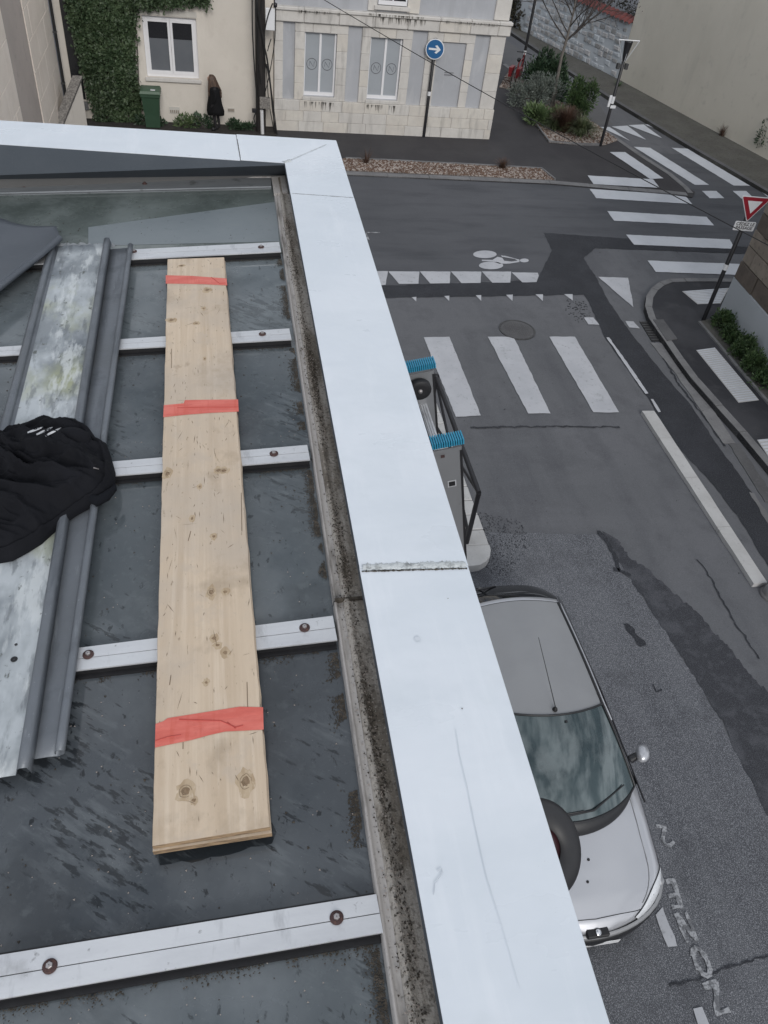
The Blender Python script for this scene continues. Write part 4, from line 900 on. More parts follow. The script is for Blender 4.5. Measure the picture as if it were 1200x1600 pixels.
mb.build('foliage', M['ivy'], iv, kind='stuff')
sm_ = MB()
for k in range(7): sm_.tube([(-2.9 + k * .13, CY - .03, 0), (-2.95 + k * .16, CY - .03, .9), (-3.1 + k * .2, CY - .03, 2.2)], [.03, .02, .012], 5)
sm_.build('stems', M['bark'], iv)
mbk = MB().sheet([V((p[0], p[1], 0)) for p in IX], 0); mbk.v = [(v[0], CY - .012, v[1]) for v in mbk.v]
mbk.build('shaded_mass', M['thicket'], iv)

# young bare tree
tr = thing('bare_tree', 'young leafless tree with a pale trunk rising from the corner bed', 'tree', gp(860, 168, FP)); rr = random.Random(12)
tb = gp(860, 168, FP); 
def vert_at(base, px, py):   # height above base so that the point projects near py
    lo, hi = 0, 9
    for _ in range(40):
        mid = (lo + hi) / 2; q = base + V((0, 0, mid)) - V((0, 0, H)); y = 800 - F * q.dot(AY) / q.dot(AZ)
        if y > py: lo = mid
        else: hi = mid
    return lo
fk_h = vert_at(tb, 877, 62)
trunk = MB().tube([tb, tb + V((.02, .01, fk_h * .4)), tb + V((.0, .03, fk_h * .75)), tb + V((.03, 0, fk_h))], [.062, .052, .046, .044], 10)
trunk.tube([tb + V((.03, 0, fk_h)), tb + V((.06, .02, fk_h + .7)), tb + V((.03, .05, fk_h + 1.5)), tb + V((.08, .02, fk_h + 2.5))], [.04, .03, .02, .008], 8)
trunk.build('trunk', M['bark'], tr)
br = MB(); tw = MB(); pods = MB()
def grow(p, d, L, r_, lev):
    P = [p]; q = p; n = 5
    for i in range(n):
        d = (d + rv(rr) * .22 + V((0, 0, .05))).normalized(); q = q + d * L / n; P.append(q)
    (br if lev < 2 else tw).tube(P, [r_ * (1 - .7 * i / n) for i in range(n + 1)], 5 if lev < 2 else 3, False)
    if lev < 4:
        for k in range((5, 4, 3, 2)[lev]):
            i = rr.randint(1, n); a = (d + rv(rr) * 1.0).normalized(); grow(P[i], a, L * rr.uniform(.4, .65), r_ * .5, lev + 1)
    elif rr.random() < .7:
        pods.lathe(q, (0, 0, 1), [(.001, 0), (.017, .015), (.001, .035)], 5)
for k in range(13):
    u = k / 13; a = k * 2.4; zz = fk_h + u * 2.2
    d = V((math.cos(a), math.sin(a), .75 + .5 * u)); grow(tb + V((.04, .02, zz)), d, 1.95 - .8 * u, .024 - .009 * u, 0)
for a, L in ((-.1, 2.3), (.35, 2.0), (3.0, 1.8), (-.5, 2.0)): grow(tb + V((.03, 0, fk_h - .02)), V((math.cos(a), math.sin(a), .75)), L, .026, 0)
br.build('branches', M['twig'], tr); tw.build('twigs', M['twig'], tr, kind='stuff')
if pods.v: pods.build('seed_pods', M['twig'], tr, kind='stuff')
MB().tube([tb + V((.1, .02, 0)), tb + V((.1, .02, .55))], .025, 6).build('stake', M['bark'], tr)

# ================================================================== STREET FURNITURE
def pole(t, base, h, r_=.04, m='post'):
    MB().lathe(base, (0, 0, 1), [(r_, 0), (r_, h), (r_ * .7, h + .01), (.001, h + .012)], 14).build('post', M[m], t)
def bandm(t, base, z0, z1, r_, name='white_band'):
    MB().lathe(base, (0, 0, 1), [(r_, z0), (r_ + .004, z0), (r_ + .004, z1), (r_, z1)], 14, False).build(name, M['whiteplate'], t)
# blue direction sign
b0 = gp(662, 214, FP); t = thing('direction_sign', 'round blue sign with a white right arrow on a black post by the stone plinth', 'road sign', b0)
hs_ = vert_at(b0, 0, 62); pole(t, b0, hs_, .042)
zb = vert_at(b0, 0, 146); bandm(t, b0, zb - .055, zb + .055, .042)
n = V((-.18, -1, 0)).normalized(); sx = V((-n.y, n.x, 0)); 
if sx.x < 0: sx = -sx
cz = vert_at(b0, 0, 76) ; c = b0 + V((0, 0, cz)) + n * .055; rS = .258
face = MB().lathe(c, n, [(.001, -.012), (rS, -.012), (rS, .008), (rS - .022, .010)], 40, False); face.build('rim', M['whiteplate'], t)
MB().lathe(c, n, [(rS - .022, .009), (.001, .009)], 40, False).build('sign_face', M['signblue'], t)
def on(c, a, b, h): return c + sx * a + V((0, 0, b)) + n * h
ar = MB(); L = [(-.17, -.025), (.06, -.025), (-.005, -.085), (.055, -.105), (.165, 0), (.055, .105), (-.005, .085), (.06, .025), (-.17, .025)]
ar.add([on(c, a, b, .0125) for a, b in L], [list(range(9))]); ar.build('arrow', M['whiteplate'], t)
MB().box(c.x - .05, c.x + .05, b0.y - .04, b0.y + .04, b0.z + hs_ - .02, b0.z + hs_ + .03).build('cap', M['post'], t)
# near lamp with an inverted cone head
def lamp(b0, pys, label, full=True):
    t = thing('street_lamp', label, 'street lamp', b0); top = vert_at(b0, 0, pys[0]); cb = vert_at(b0, 0, pys[1])
    pole(t, b0, cb, .045)
    MB().lathe(b0, (0, 0, 1), [(.045, cb), (.12, top - .04), (.12, top - .02), (.001, top - .02)], 20).build('lamp_core', M['post'], t)
    fr2 = MB(); W_ = .32
    fr2.tube([b0 + V((-W_, 0, top)), b0 + V((W_, 0, top))], .016, 6); fr2.build('top_plate', M['whiteplate'], t)
    for sx_ in (-1, 1): MB().tube([b0 + V((sx_ * W_, 0, top)), b0 + V((sx_ * .05, 0, cb))], .011, 6).build('head_frame', M['alu'], t)
    for sy_ in (-1, 1): MB().tube([b0 + V((0, sy_ * .1, top - .01)), b0 + V((0, sy_ * .05, cb))], .008, 6).build('head_frame', M['alu'], t)
    zb = vert_at(b0, 0, pys[2]); bandm(t, b0, zb - .1, zb + .1, .045)
    br_ = MB().box(b0.x - .16, b0.x + .16, b0.y - .03, b0.y + .03, b0.z + cb - .16, b0.z + cb - .09); br_.box(b0.x - .17, b0.x - .09, b0.y - .05, b0.y + .05, b0.z + cb - .20, b0.z + cb - .05); br_.box(b0.x + .09, b0.x + .17, b0.y - .05, b0.y + .05, b0.z + cb - .20, b0.z + cb - .05)
    br_.build('side_brackets', M['iron'], t); return t
b0 = gp(938, 228, FP); t = lamp(b0, (63, 96, 156), 'black street lamp with an inverted cone head at the near end of the corner bed')
zb = vert_at(b0, 0, 156); MB().bbox(b0.x - .13, b0.x - .055, b0.y - .02, b0.y + .02, b0.z + zb - .2, b0.z + zb + .12, .006).build('number_plate', M['whiteplate'], t)
MB().bbox(b0.x - .05, b0.x + .12, b0.y - .065, b0.y - .05, b0.z + zb - .22, b0.z + zb - .14, .004).build('number_plate', M['whiteplate'], t)
b1 = gp(813, 118, FP); t = thing('street_lamp', 'black lamp post with a white band behind the bicycle at the house corner', 'street lamp', b1)
pole(t, b1, 4.4, .05); zb = vert_at(b1, 0, 82); bandm(t, b1, zb - .07, zb + .07, .05)
MB().lathe(b1, (0, 0, 1), [(.05, 4.41), (.16, 4.8), (.3, 4.82), (.001, 4.85)], 20).build('lamp_core', M['post'], t)
# give way sign
b0 = gp(1099, 500, .12); t = thing('give_way_sign', 'red and white triangular give way sign with a small plate on a black post', 'road sign', b0)
hs_ = vert_at(b0, 0, 330); pole(t, b0, hs_, .042)
zb = vert_at(b0, 0, 417); bandm(t, b0, zb - .06, zb + .06, .042)
n = V((-.12, -1, 0)).normalized(); sx = V((-n.y, n.x, 0)); sx = sx if sx.x > 0 else -sx
zt = vert_at(b0, 0, 343); s_ = .60; c = b0 + V((0, 0, zt)) + n * .06
def tri(sc, h, rd=.03):
    P = [(-s_ / 2, s_ * .78), (s_ / 2, s_ * .78), (0, -.02)]; cx_, cy_ = 0, s_ * .52; out_ = []
    P = [(cx_ + (a - cx_) * sc, cy_ + (b - cy_) * sc) for a, b in P]
    for i in range(3):
        p, q, r2 = V(P[i]), V(P[(i + 1) % 3]), V(P[i - 1]); 
        out_ += [p + (r2 - p).normalized() * rd, p + ((q - p).normalized() + (r2 - p).normalized()) * rd * .28, p + (q - p).normalized() * rd]
    return [c + sx * v[0] + V((0, 0, v[1])) + n * h for v in out_]
for nm, s1, h, mm in (('sign_back', 1.0, 0, 'whiteplate'),):
    a, b = tri(s1, -.012), tri(s1, .004); MB().add(a + b, [list(range(9)), list(range(9, 18))[::-1]] + [(i, 9 + i, 9 + (i + 1) % 9, (i + 1) % 9) for i in range(9)]).build(nm, M[mm], t)
MB().add(tri(.93, .007), [list(range(9))]).build('red_border', M['signred'], t)
MB().add(tri(.50, .010, .01), [list(range(9))]).build('white_centre', M['whiteplate'], t)
pz = vert_at(b0, 0, 350); q = MB(); pc = b0 + V((0, 0, pz - .02)) + n * .058
o_ = [(-.2, -.09), (-.21, -.075), (-.21, .075), (-.195, .09), (.195, .09), (.21, .075), (.21, -.075), (.195, -.09)]
A = [pc + sx * a + V((0, 0, b)) for a, b in o_]; B2 = [p - n * .012 for p in A]
q.add(A + B2, [list(range(8)), list(range(8, 16))[::-1]] + [(i, (i + 1) % 8, 8 + (i + 1) % 8, 8 + i) for i in range(8)]); plate = q.build('sub_plate', M['whiteplate'], t)
def text3d(body, centre, xdir, ndir, size, m, parent, name='lettering'):
    cu = bpy.data.curves.new(name, 'FONT'); cu.body = body; cu.size = size; cu.align_x = 'CENTER'; cu.align_y = 'CENTER'; cu.extrude = .0008; cu.offset = size * .018
    to = bpy.data.objects.new(name, cu); COL.objects.link(to)
    z = ndir.normalized(); x = xdir.normalized(); y = z.cross(x)
    mw = Matrix(((x.x, y.x, z.x, centre.x), (x.y, y.y, z.y, centre.y), (x.z, y.z, z.z, centre.z), (0, 0, 0, 1)))
    me = bpy.data.meshes.new_from_object(to.evaluated_get(bpy.context.evaluated_depsgraph_get())); me.transform(mw); off = origin_of(parent); me.transform(Matrix.Translation(-off))
    bpy.data.objects.remove(to); me.materials.clear(); me.materials.append(m); ob = link(name, me); ob.parent = parent; return ob
for k, s in enumerate(('CÉDEZ LE', 'PASSAGE')):
    text3d(s, pc + V((0, 0, .04 - .075 * k)) + n * .002, sx, n, .085, M['ink'], plate)

# utility pole with its cables and boxes
ub = V((1.28, 24.0, 0)); t = thing('utility_pole', 'dark timber utility pole hung with black cables between the two houses', 'utility pole', ub)
MB().tube([ub, ub + V((0, 0, 3.2)), ub + V((0, 0, 7))], [.14, .13, .11], 12).build('pole', M['timber_pole'], t)
def upx(px, py, Y=23.84): return yp(px, py, Y)
p = upx(413, 160); MB().bbox(p.x - .13, p.x + .16, 23.76, 23.86, p.z - .15, p.z + .14, .012).build('junction_box', M['grey_box'], t)
p = upx(421, 30); MB().bbox(p.x - .1, p.x + .14, 23.8, 23.9, p.z - .25, p.z + .25, .012).build('meter_box', M['whiteplate'], t)
p = upx(410, 198); MB().tube([(p.x, 23.8, 0), (p.x - .02, 23.8, p.z + .45)], .05, 10).build('conduit', M['white_tube'], t)
p = upx(397, 172); MB().bbox(p.x - .06, p.x + .06, 23.76, 23.84, p.z - .05, p.z + .05, .008).build('junction_box', M['post'], t)
CB = [[(394, -30), (394, 40), (397, 100), (402, 160), (400, 175), (396, 185), (401, 198)], [(396, -30), (402, 20), (412, 70), (416, 110), (420, 160), (428, 205)], [(431, 8), (430, 60), (424, 100), (418, 130), (414, 145)], [(398, -30), (405, 30), (415, 80), (422, 125), (430, 208)], [(401, -20), (400, 40), (402, 80), (408, 130)],
      [(412, -30), (408, 10), (404, 30), (410, 60), (418, 90), (424, 140), (433, 210)], [(426, 5), (420, 20), (416, 35), (413, 50)], [(418, 80), (423, 62), (424, 60), (419, 74)], [(404, -20), (398, 15), (404, 50), (402, 110), (404, 150)], [(416, 100), (422, 130), (426, 175), (432, 208)]]
for k, c_ in enumerate(CB):
    P = []
    for i in range(len(c_) - 1):
        for j in range(4):
            u = j / 4; P.append(upx(lerp(c_[i][0], c_[i + 1][0], u), lerp(c_[i][1], c_[i + 1][1], u), 23.80 - .012 * (k % 5)))
    P.append(upx(*c_[-1], 23.80)); P2 = [P[0]] + [(P[i - 1] + P[i] * 2 + P[i + 1]) / 4 for i in range(1, len(P) - 1)] + [P[-1]]
    MB().tube(P2, .012 if k % 3 else .017, 5).build('cable', M['cable'], t)
p = upx(430, 8); MB().lathe((p.x, 23.8, p.z - .05), (0, 0, 1), [(.001, 0), (.05, .02), (.05, .1), (.001, .12)], 10).build('insulator', M['post'], t)
# overhead cable crossing the street
A = upx(470, -22, 23.9); dd = ray(1240, 404); B3 = dd * ((2.6 - H) / dd.z) + V((0, 0, H)); P = [A.lerp(B3, i / 24) - V((0, 0, .10 * math.sin(math.pi * i / 24))) for i in range(25)]
tag(MB().tube(P, .0085, 6).build('overhead_cable', M['cable']), 'thin black overhead cable crossing the street in front of the blue grey house', 'cable')

# wheelie bin
c = yp(240, 196, 24.05); c.z = .05; t = thing('wheelie_bin', 'green wheelie bin with a white sticker on its lid below the window', 'bin', c)
bw_, bd_, bhh = .25, .26, .88
def ring(w_, d_, z, oy=0): return [V((c.x - w_, c.y - d_ + oy, z)), V((c.x + w_, c.y - d_ + oy, z)), V((c.x + w_, c.y + d_ + oy, z)), V((c.x - w_, c.y + d_ + oy, z))]
MB().grid([ring(.19, .2, .08), ring(.2, .21, .4), ring(.235, .245, .85), ring(.255, .265, .87), ring(.255, .265, .93)], False, close=True).build('body', M['bin'], t)
lid = MB().grid([ring(.265, .275, .935), ring(.275, .285, .96), ring(.25, .26, 1.02), ring(.12, .13, 1.045), ring(.001, .001, 1.045)], False, close=True).build('lid', M['bin_lid'], t)
MB().box(c.x + .02, c.x + .14, c.y - .22, c.y - .12, 1.035, 1.042).build('sticker', M['whiteplate'], lid)
MB().box(c.x - .2, c.x + .2, c.y + .28, c.y + .31, .95, .98).build('handle', M['bin'], t)
for s in (-1, 1):
    MB().lathe((c.x + s * .2 - .02, c.y + .2, .13), (1, 0, 0), [(.001, 0), (.08, 0), (.09, .01), (.09, .04), (.001, .05)], 14).build('wheel', M['black'], t)

# ---- the person by the cream house
c = yp(338, 205, 23.95); base = V((c.x, c.y, .06)); HT = 1.40
t = thing('person', 'person in a black coat with long light-tipped brown hair by the cream wall', 'person', base)
def skin(name, verts, edges, radii, mt, parent, sub=2):
    me = bpy.data.meshes.new(name); off = origin_of(parent)
    me.from_pydata([V(v) * HT + base - off for v in verts], edges, []); me.materials.append(mt)
    o = link(name, me); o.parent = parent
    m_ = o.modifiers.new('skin', 'SKIN'); m_.use_smooth_shade = True
    for i, r_ in enumerate(radii):
        sv_ = me.skin_vertices[0].data[i]; rr_ = r_ if isinstance(r_, tuple) else (r_, r_); sv_.radius = (rr_[0] * HT, rr_[1] * HT); sv_.use_root = (i == 0)
    s_ = o.modifiers.new('sub', 'SUBSURF'); s_.levels = sub; s_.render_levels = sub; return o
# facing left (-x) with the back half turned to us; head tipped forward
bv = [(0, 0, .53), (0, 0, .62), (-.005, 0, .72), (-.01, 0, .81), (-.03, 0, .86), (-.05, 0, .92), (-.055, 0, .97),
      (0, -.05, .5), (-.03, -.05, .28), (.0, -.05, .05), (-.07, -.055, .02), (0, .05, .5), (.04, .05, .28), (.07, .05, .06), (.0, .055, .02),
      (0, -.11, .79), (.01, -.14, .63), (-.05, -.13, .5), (-.085, -.125, .455), (0, .11, .79), (.0, .14, .63), (-.07, .12, .51), (-.10, .115, .47)]
be = [(0, 1), (1, 2), (2, 3), (3, 4), (4, 5), (5, 6), (0, 7), (7, 8), (8, 9), (9, 10), (0, 11), (11, 12), (12, 13), (13, 14), (3, 15), (15, 16), (16, 17), (17, 18), (3, 19), (19, 20), (20, 21), (21, 22)]
brd = [.075, .065, .075, .05, .032, .055, .045, .05, .035, .022, .02, .05, .035, .022, .02, .035, .026, .018, .014, .035, .026, .018, .014]
body = skin('body', bv, be, brd, M['legging'], t)
head = MB(); hc = base + V((-.055, 0, .925)) * HT
head.lathe(hc - V((0, 0, .065)) * HT, (-.25, 0, 1), [(.001, 0), (.03 * HT, .008 * HT), (.047 * HT, .04 * HT), (.052 * HT, .075 * HT), (.045 * HT, .11 * HT), (.001, .135 * HT)], 16)
head.lathe(hc + V((-.05, 0, -.01)) * HT, (-1, 0, -.3), [(.012 * HT, 0), (.006 * HT, .02 * HT), (.001, .024 * HT)], 8)
head.build('head', M['skin'], t)
# coat: lathe like shell with an uneven hem
rows = []; rr = random.Random(5)
for z, rx_, ry_, ox in [(.835, .035, .06, -.02), (.81, .07, .11, -.015), (.76, .085, .135, -.005), (.68, .085, .14, 0), (.58, .09, .14, .0), (.48, .105, .145, .0), (.38, .12, .15, .005), (.305, .115, .14, .005), (.30, .09, .12, .005)]:
    rows.append([base + V((ox + 1.4 * rx_ * math.cos(a) * (1 + .05 * math.sin(5 * a + z * 9)), ry_ * math.sin(a) * (1 + .04 * math.cos(4 * a)), z + (.012 * math.sin(3 * a) if z < .4 else 0))) * HT for a in [6.283 * i / 28 for i in range(28)]])
coat = MB().grid(rows, close=True)
coat.build('coat', M['coat'], t)
for s in (-1, 1):
    skin('sleeve', [(-.005, s * .115, .79), (.012, s * .15, .64), (-.05, s * .14, .52)], [(0, 1), (1, 2)], [.046, .038, .028], M['coat'], t, 1)
# hair: overlapping strands falling down the back
hr = MB(); rr = random.Random(8)
for k in range(190):
    a = rr.uniform(-2.3, 2.3); L = rr.uniform(.22, .33); r0 = .068
    top = V((-.055 + .01, 0, .985)); P = []
    for s in range(8):
        u = s / 7
        if u < .35: uu = u / .35 * 1.45; p = V((-.05 + r0 * math.sin(uu) * math.cos(a) * 1.1, r0 * math.sin(uu) * math.sin(a), .935 + r0 * math.cos(uu)))
        else: w_ = (u - .35) / .65; p = V((-.05 + (r0 + .075 * w_) * math.cos(a) * 1.1 + .03 * w_, (r0 + .03 * w_) * math.sin(a), .935 - L * w_ + r0 * .12))
        P.append(base + p * HT + rv(rr) * .006)
    hr.tube(P, [.012, .014, .016, .016, .014, .012, .009, .003], 4)
hr.build('hair', M['hair'], t)
for s in (-1, 1): MB().lathe(base + V((-.06 if s < 0 else .01, s * .052, -.0)) * HT, (0, 0, 1), [(.001, 0), (.045, .0), (.045, .05), (.03, .09), (.001, .1)], 12).build('shoe', M['black'], t)

# ---- bicycle at the lamp post
c = gp(800, 138, FP); t = thing('bicycle', 'dark bicycle with red panniers leaning on the lamp post at the house corner', 'bicycle', c)
fd = V((.55, .83, 0)).normalized(); fr_ = c + V((.0, .0, 0)); Rw = .33
wa, wb_ = c + V((0, 0, Rw)), c + fd * 1.02 + V((0, 0, Rw)); sd2 = V((-fd.y, fd.x, 0))
def wheel(cc, par):
    tp = MB().tube([cc + fd * (Rw * math.cos(a)) + V((0, 0, Rw * math.sin(a))) for a in [6.2832 * i / 28 for i in range(29)]], .018, 6, False).build('wheel', M['black'], par)
    sp = MB()
    for k in range(14):
        a = 6.2832 * k / 14; sp.tube([cc, cc + fd * (Rw * .97 * math.cos(a)) + V((0, 0, Rw * .97 * math.sin(a)))], .0025, 3, False)
    sp.build('spokes', M['alu'], tp)
wheel(wa, t); wheel(wb_, t)
bb = c + fd * .42 + V((0, 0, .3)); se = c + fd * .27 + V((0, 0, .85)); hd = c + fd * .83 + V((0, 0, .82))
f_ = MB()
for a, b in ((wa, bb), (bb, se), (wa, se - V((0, 0, .12))), (se - V((0, 0, .1)), hd), (bb, hd - V((0, 0, .12))), (hd, wb_), (hd, hd + V((0, 0, .14)))): f_.tube([a, b], .016, 6)
f_.build('frame', M['bikered'], t)
MB().tube([hd + V((0, 0, .14)) - sd2 * .28, hd + V((0, 0, .17)), hd + V((0, 0, .14)) + sd2 * .28], .014, 6).build('handlebar', M['post'], t)
MB().lathe(se + V((0, 0, .02)) - fd * .12, fd, [(.001, 0), (.07, .05), (.05, .16), (.02, .26), (.001, .27)], 10).build('saddle', M['post'], t)
for s in (-1, 1):
    q0 = c + sd2 * s * .14 + fd * -.15 + V((0, 0, .38)); 
    MB().add([q0 + fd * a + sd2 * b * .1 + V((0, 0, z)) for a, b, z in [(0, -.5, 0), (.34, -.5, 0), (.34, .5, 0), (0, .5, 0), (-.02, -.6, .3), (.36, -.6, .3), (.36, .6, .3), (-.02, .6, .3)]], [(3, 2, 1, 0), (4, 5, 6, 7), (0, 1, 5, 4), (1, 2, 6, 5), (2, 3, 7, 6), (3, 0, 4, 7)]).build('pannier', M['bikered'], t)

# ================================================================== OUR OWN BUILDING AND ITS ROOF
CZ_ = H - 1.6
def cp(px, py, z=CZ_): return gp(px, py, z)
ob_ = thing('roofed_building', 'building under the camera with a wired glass roof and a white metal parapet cap', 'building', (-3, -2, 0))
MB().box(-9, .585, -9, 4.5, 0, RZ - .55).build('wall', M['facade'], ob_)
MB().box(.40, .598, -9, 4.55, RZ - .56, CZ_ - .02).build('parapet_wall', M['facade'], ob_)
MB().box(-9, .39, 4.46, 4.68, RZ - .56, CZ_ - .02).build('parapet_wall', M['facade'], ob_)
ic, oc = cp(445, 255), cp(525, 220)                      # inner and outer corner
di = (cp(693, 1600) - ic).normalized(); do = (cp(952, 1600) - oc).normalized()
li = (cp(0, 225) - ic).normalized(); lo_ = (cp(0, 188) - oc).normalized()
def at_y(p, d, y): return p + d * ((y - p.y) / d.y)
def at_x(p, d, x): return p + d * ((x - p.x) / d.x)
def cap_piece(q, dz=0.0, inner=None):
    mb = MB(); mb.slab([p + V((0, 0, dz)) for p in q], .003)
    # drip flanges on both long sides (q = inner0, outer0, outer1, inner1)
    for a, b, dr_ in ((q[0], q[3], inner or .03), (q[1], q[2], .10)):
        s = (q[1] - q[0]).normalized() * (.003 if a is q[0] else -.003)
        mb.slab([a + V((0, 0, dz - .0035)), b + V((0, 0, dz - .0035)), b + V((0, 0, dz - dr_)), a + V((0, 0, dz - dr_))], .0025, mi=1 if a is q[0] else 0)
    return mb.build('cap_sheet', [M['cap'], M['upstand']], ob_)
yA = cp(645, 883).y; yB_ = cp(500, 306).y
s0, s1 = at_y(ic, di, yA), at_y(oc, do, yA - .012); m0, m1 = at_y(ic, di, yB_ + .01), at_y(oc, do, yB_ - .02)
cap_piece([at_y(ic, di, -3), at_y(oc, do, -3), s1 - do * 0, s0], 0)
cap_piece([s0, s1, m1, m0], .0035)
cap_piece([m0 - di * .004, m1 - do * .004, oc, ic], .002)
xS = cp(374, 228).x; e0, e1 = at_x(ic, li, xS), at_x(oc, lo_, xS - .01)
cap_piece([ic, oc, e1, e0], .0025, .009)
cap_piece([e0 + li * .003, e1 + lo_ * .003, at_x(oc, lo_, -6), at_x(ic, li, -6)], .0, .009)
# mastic seam where the near sheets overlap, mitre line at the corner
def bead(a, b, wd, ht, m, nseg=60, seed=1, name='seam', jit=.3):
    rr = random.Random(seed); rows = []; d = (b - a).normalized(); n = V((-d.y, d.x, 0))
    for i in range(nseg + 1):
        p = a.lerp(b, i / nseg); ww = wd * (1 + rr.uniform(-jit, jit)); hh = ht * (1 + rr.uniform(-.6, .5))
        rows.append([p - n * ww, p - n * ww * .5 + V((0, 0, hh)), p + n * ww * .45 + V((0, 0, hh * .9)), p + n * ww * (1 + rr.uniform(-.2, .4))])
    return MB().grid(rows).build(name, m, ob_)
up = V((0, 0, .0045))
bead(s0 + up + V((.008, .0, 0)), s1 + up - V((.006, -.0, 0)), .011, .0035, M['cap_seam'], 90)
bead(s0 + up + V((.004, -.013, -.003)), s1 + up - V((.004, .013, .003)), .0022, .001, M['grime'], 90, 3, 'seam', .7)
bead(ic.lerp(oc, .02) + V((0, 0, .004)), ic.lerp(oc, .80) + V((0, 0, .004)), .0022, .001, M['cap_seam'], 40, 4)
bead(ic + V((-.005, .005, .002)), ic + V((.03, .03, .003)), .012, .004, M['cap_seam'], 12, 5)
bead(m0.lerp(m1, .03) + V((0, 0, .0045)), m0.lerp(m1, .99) + V((0, 0, .0045)), .0012, .0006, M['grime'], 40, 6, 'seam', .6)
bead(e0.lerp(e1, .06) + V((0, 0, .004)), e0.lerp(e1, .78) + V((0, 0, .004)), .0010, .0005, M['grime'], 30, 7, 'seam', .6)
def blot(px, py, r_, m, z=.0042, seed=1, name='stain', asp=1.0):
    rr = random.Random(seed); c = cp(px, py, CZ_ + z)
    P = [V((c.x + r_ * asp * math.cos(a) * rr.uniform(.7, 1.15), c.y + r_ * math.sin(a) * rr.uniform(.7, 1.15), 0)) for a in [6.283 * i / 14 for i in range(14)]]
    MB().sheet(P, c.z).build(name, m, ob_)
M['smudge'] = mat('grey_smudge', (.59, .63, .68), [(60, .4, .7, (.54, .58, .62), .7)], rough=.5)
blot(653, 998, .0085, M['smudge'], .0032, 3); blot(722, 1107, .002, M['grime'], .0032, 4); blot(700, 935, .0015, M['grime'], .0032, 5)
P = [cp(x, y, CZ_ + .0035) for x, y in [(683, 1362), (690, 1357), (692, 1363), (688, 1370), (680, 1380), (678, 1398)]]
MB().tube(P, .0009, 5).build('stain', M['smudge'], ob_)
P = [cp(x, y, CZ_ + .0012) for x, y in [(712, 1140), (718, 1180), (730, 1230), (742, 1290), (760, 1370), (785, 1450), (812, 1545)]]
stroke(P, .0014, CZ_ + .0034, .0006, 3).build('stain', M['smudge'], ob_)

# glass panes between the clamp bars
BAR = [((200, 390), (436, 378), (200, 405), (436, 393)), ((186, 530), (452, 513), (184, 545), (454, 530)), ((176, 721), (480, 695), (175, 743), (483, 718)), ((124, 1012), (520, 962), (122, 1047), (524, 1000)), ((0, 1492), (588, 1397), (0, 1561), (592, 1458))]
BL = .030
bars = []
for q in BAR:
    a0, b0_, a1, b1_ = [rp(*p, BL) for p in q]; bars.append((a0, b0_, a1, b1_))
def rpl(x, y, lift=0.0): return V((x, y, rz(x) + lift))
def line_at(a, b, x): t_ = (x - a.x) / (b.x - a.x); return a.y + (b.y - a.y) * t_
XL = -4.2
gin = [rp(425, 285), rp(590, 1435)]                   # inner line of the side gutter
def gx(y): return gin[0].x + (gin[1].x - gin[0].x) * (y - gin[0].y) / (gin[1].y - gin[0].y)
FY = rp(425, 287); FYL = rp(0, 292)
prev = None
cent = []
for a0, b0_, a1, b1_ in bars:
    cent.append(((line_at(a0, b0_, XL) + line_at(a1, b1_, XL)) / 2, (line_at(a0, b0_, .27) + line_at(a1, b1_, .27)) / 2))
tops = [(line_at(FYL, FY, XL) + .02, FY.y + .02)] + cent + [(cent[-1][0] - .62, cent[-1][1] - .60)] + [(cent[-1][0] - 1.6, cent[-1][1] - 1.6)]
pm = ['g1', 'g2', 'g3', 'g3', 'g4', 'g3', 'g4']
for k in range(len(tops) - 1):
    (la, ra), (lb_, rb_) = tops[k], tops[k + 1]
    z = -.004 * (k % 2)
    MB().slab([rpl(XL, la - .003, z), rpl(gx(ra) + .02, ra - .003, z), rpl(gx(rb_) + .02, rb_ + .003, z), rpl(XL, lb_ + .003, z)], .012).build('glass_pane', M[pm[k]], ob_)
# moss and dirt gathered along the pane edges
def edge_grime(name, fa, fb, n, wd, seed, m='grime', lift=.0015, sz=(.0008, .0032)):
    rr = random.Random(seed); mb = MB(); n = n * 5; wd = wd * 1.15
    for i in range(n):
        u = rr.random(); p = fa.lerp(fb, u); q = abs(rr.gauss(0, 1)) * wd; d = (fb - fa).normalized(); nn = V((d.y, -d.x, 0)); nn = nn if nn.y < 0 or abs(d.x) < .5 else -nn
        c = p + nn * q; s = rr.uniform(*sz); a = rr.uniform(0, 6.28); z0 = rz(c.x) + lift
        if noise.noise(V((c.x * 15, c.y * 15, seed))) < -.12: continue
        mb.add([(c.x + s * math.cos(a + t_), c.y + s * math.sin(a + t_), z0) for t_ in (0, 1.9, 4.1)] + [(c.x, c.y, z0 + s * .35)], [(0, 1, 3), (1, 2, 3), (2, 0, 3)])
    return mb.build(name, M[m], ob_, kind='stuff')
for k, (a0, b0_, a1, b1_) in enumerate(bars):
    edge_grime('moss', rpl(-1.3, line_at(a1, b1_, -1.3) - .004), rpl(.25, line_at(a1, b1_, .25) - .004), 420, .010, 90 + k)
    edge_grime('moss', rpl(gx(b1_.y) - .006, b1_.y - .02), rpl(gx(b1_.y - .5) - .006, b1_.y - .55), 500, .012, 190 + k)
rr = random.Random(33)
def grit(n, y0, y1, x0, x1, seed, sz, m):
    rr = random.Random(seed); mb = MB()
    for i in range(n):
        x, y = rr.uniform(x0, x1), rr.uniform(y0, y1); s = rr.uniform(*sz); a = rr.uniform(0, 6.28); z0 = rz(x) + .0012
        mb.add([(x + s * math.cos(a + t_), y + s * math.sin(a + t_), z0) for t_ in (0, 1.9, 4.1)] + [(x, y, z0 + s * .5)], [(0, 1, 3), (1, 2, 3), (2, 0, 3)])
    mb.build('grit', M[m], ob_, kind='stuff')
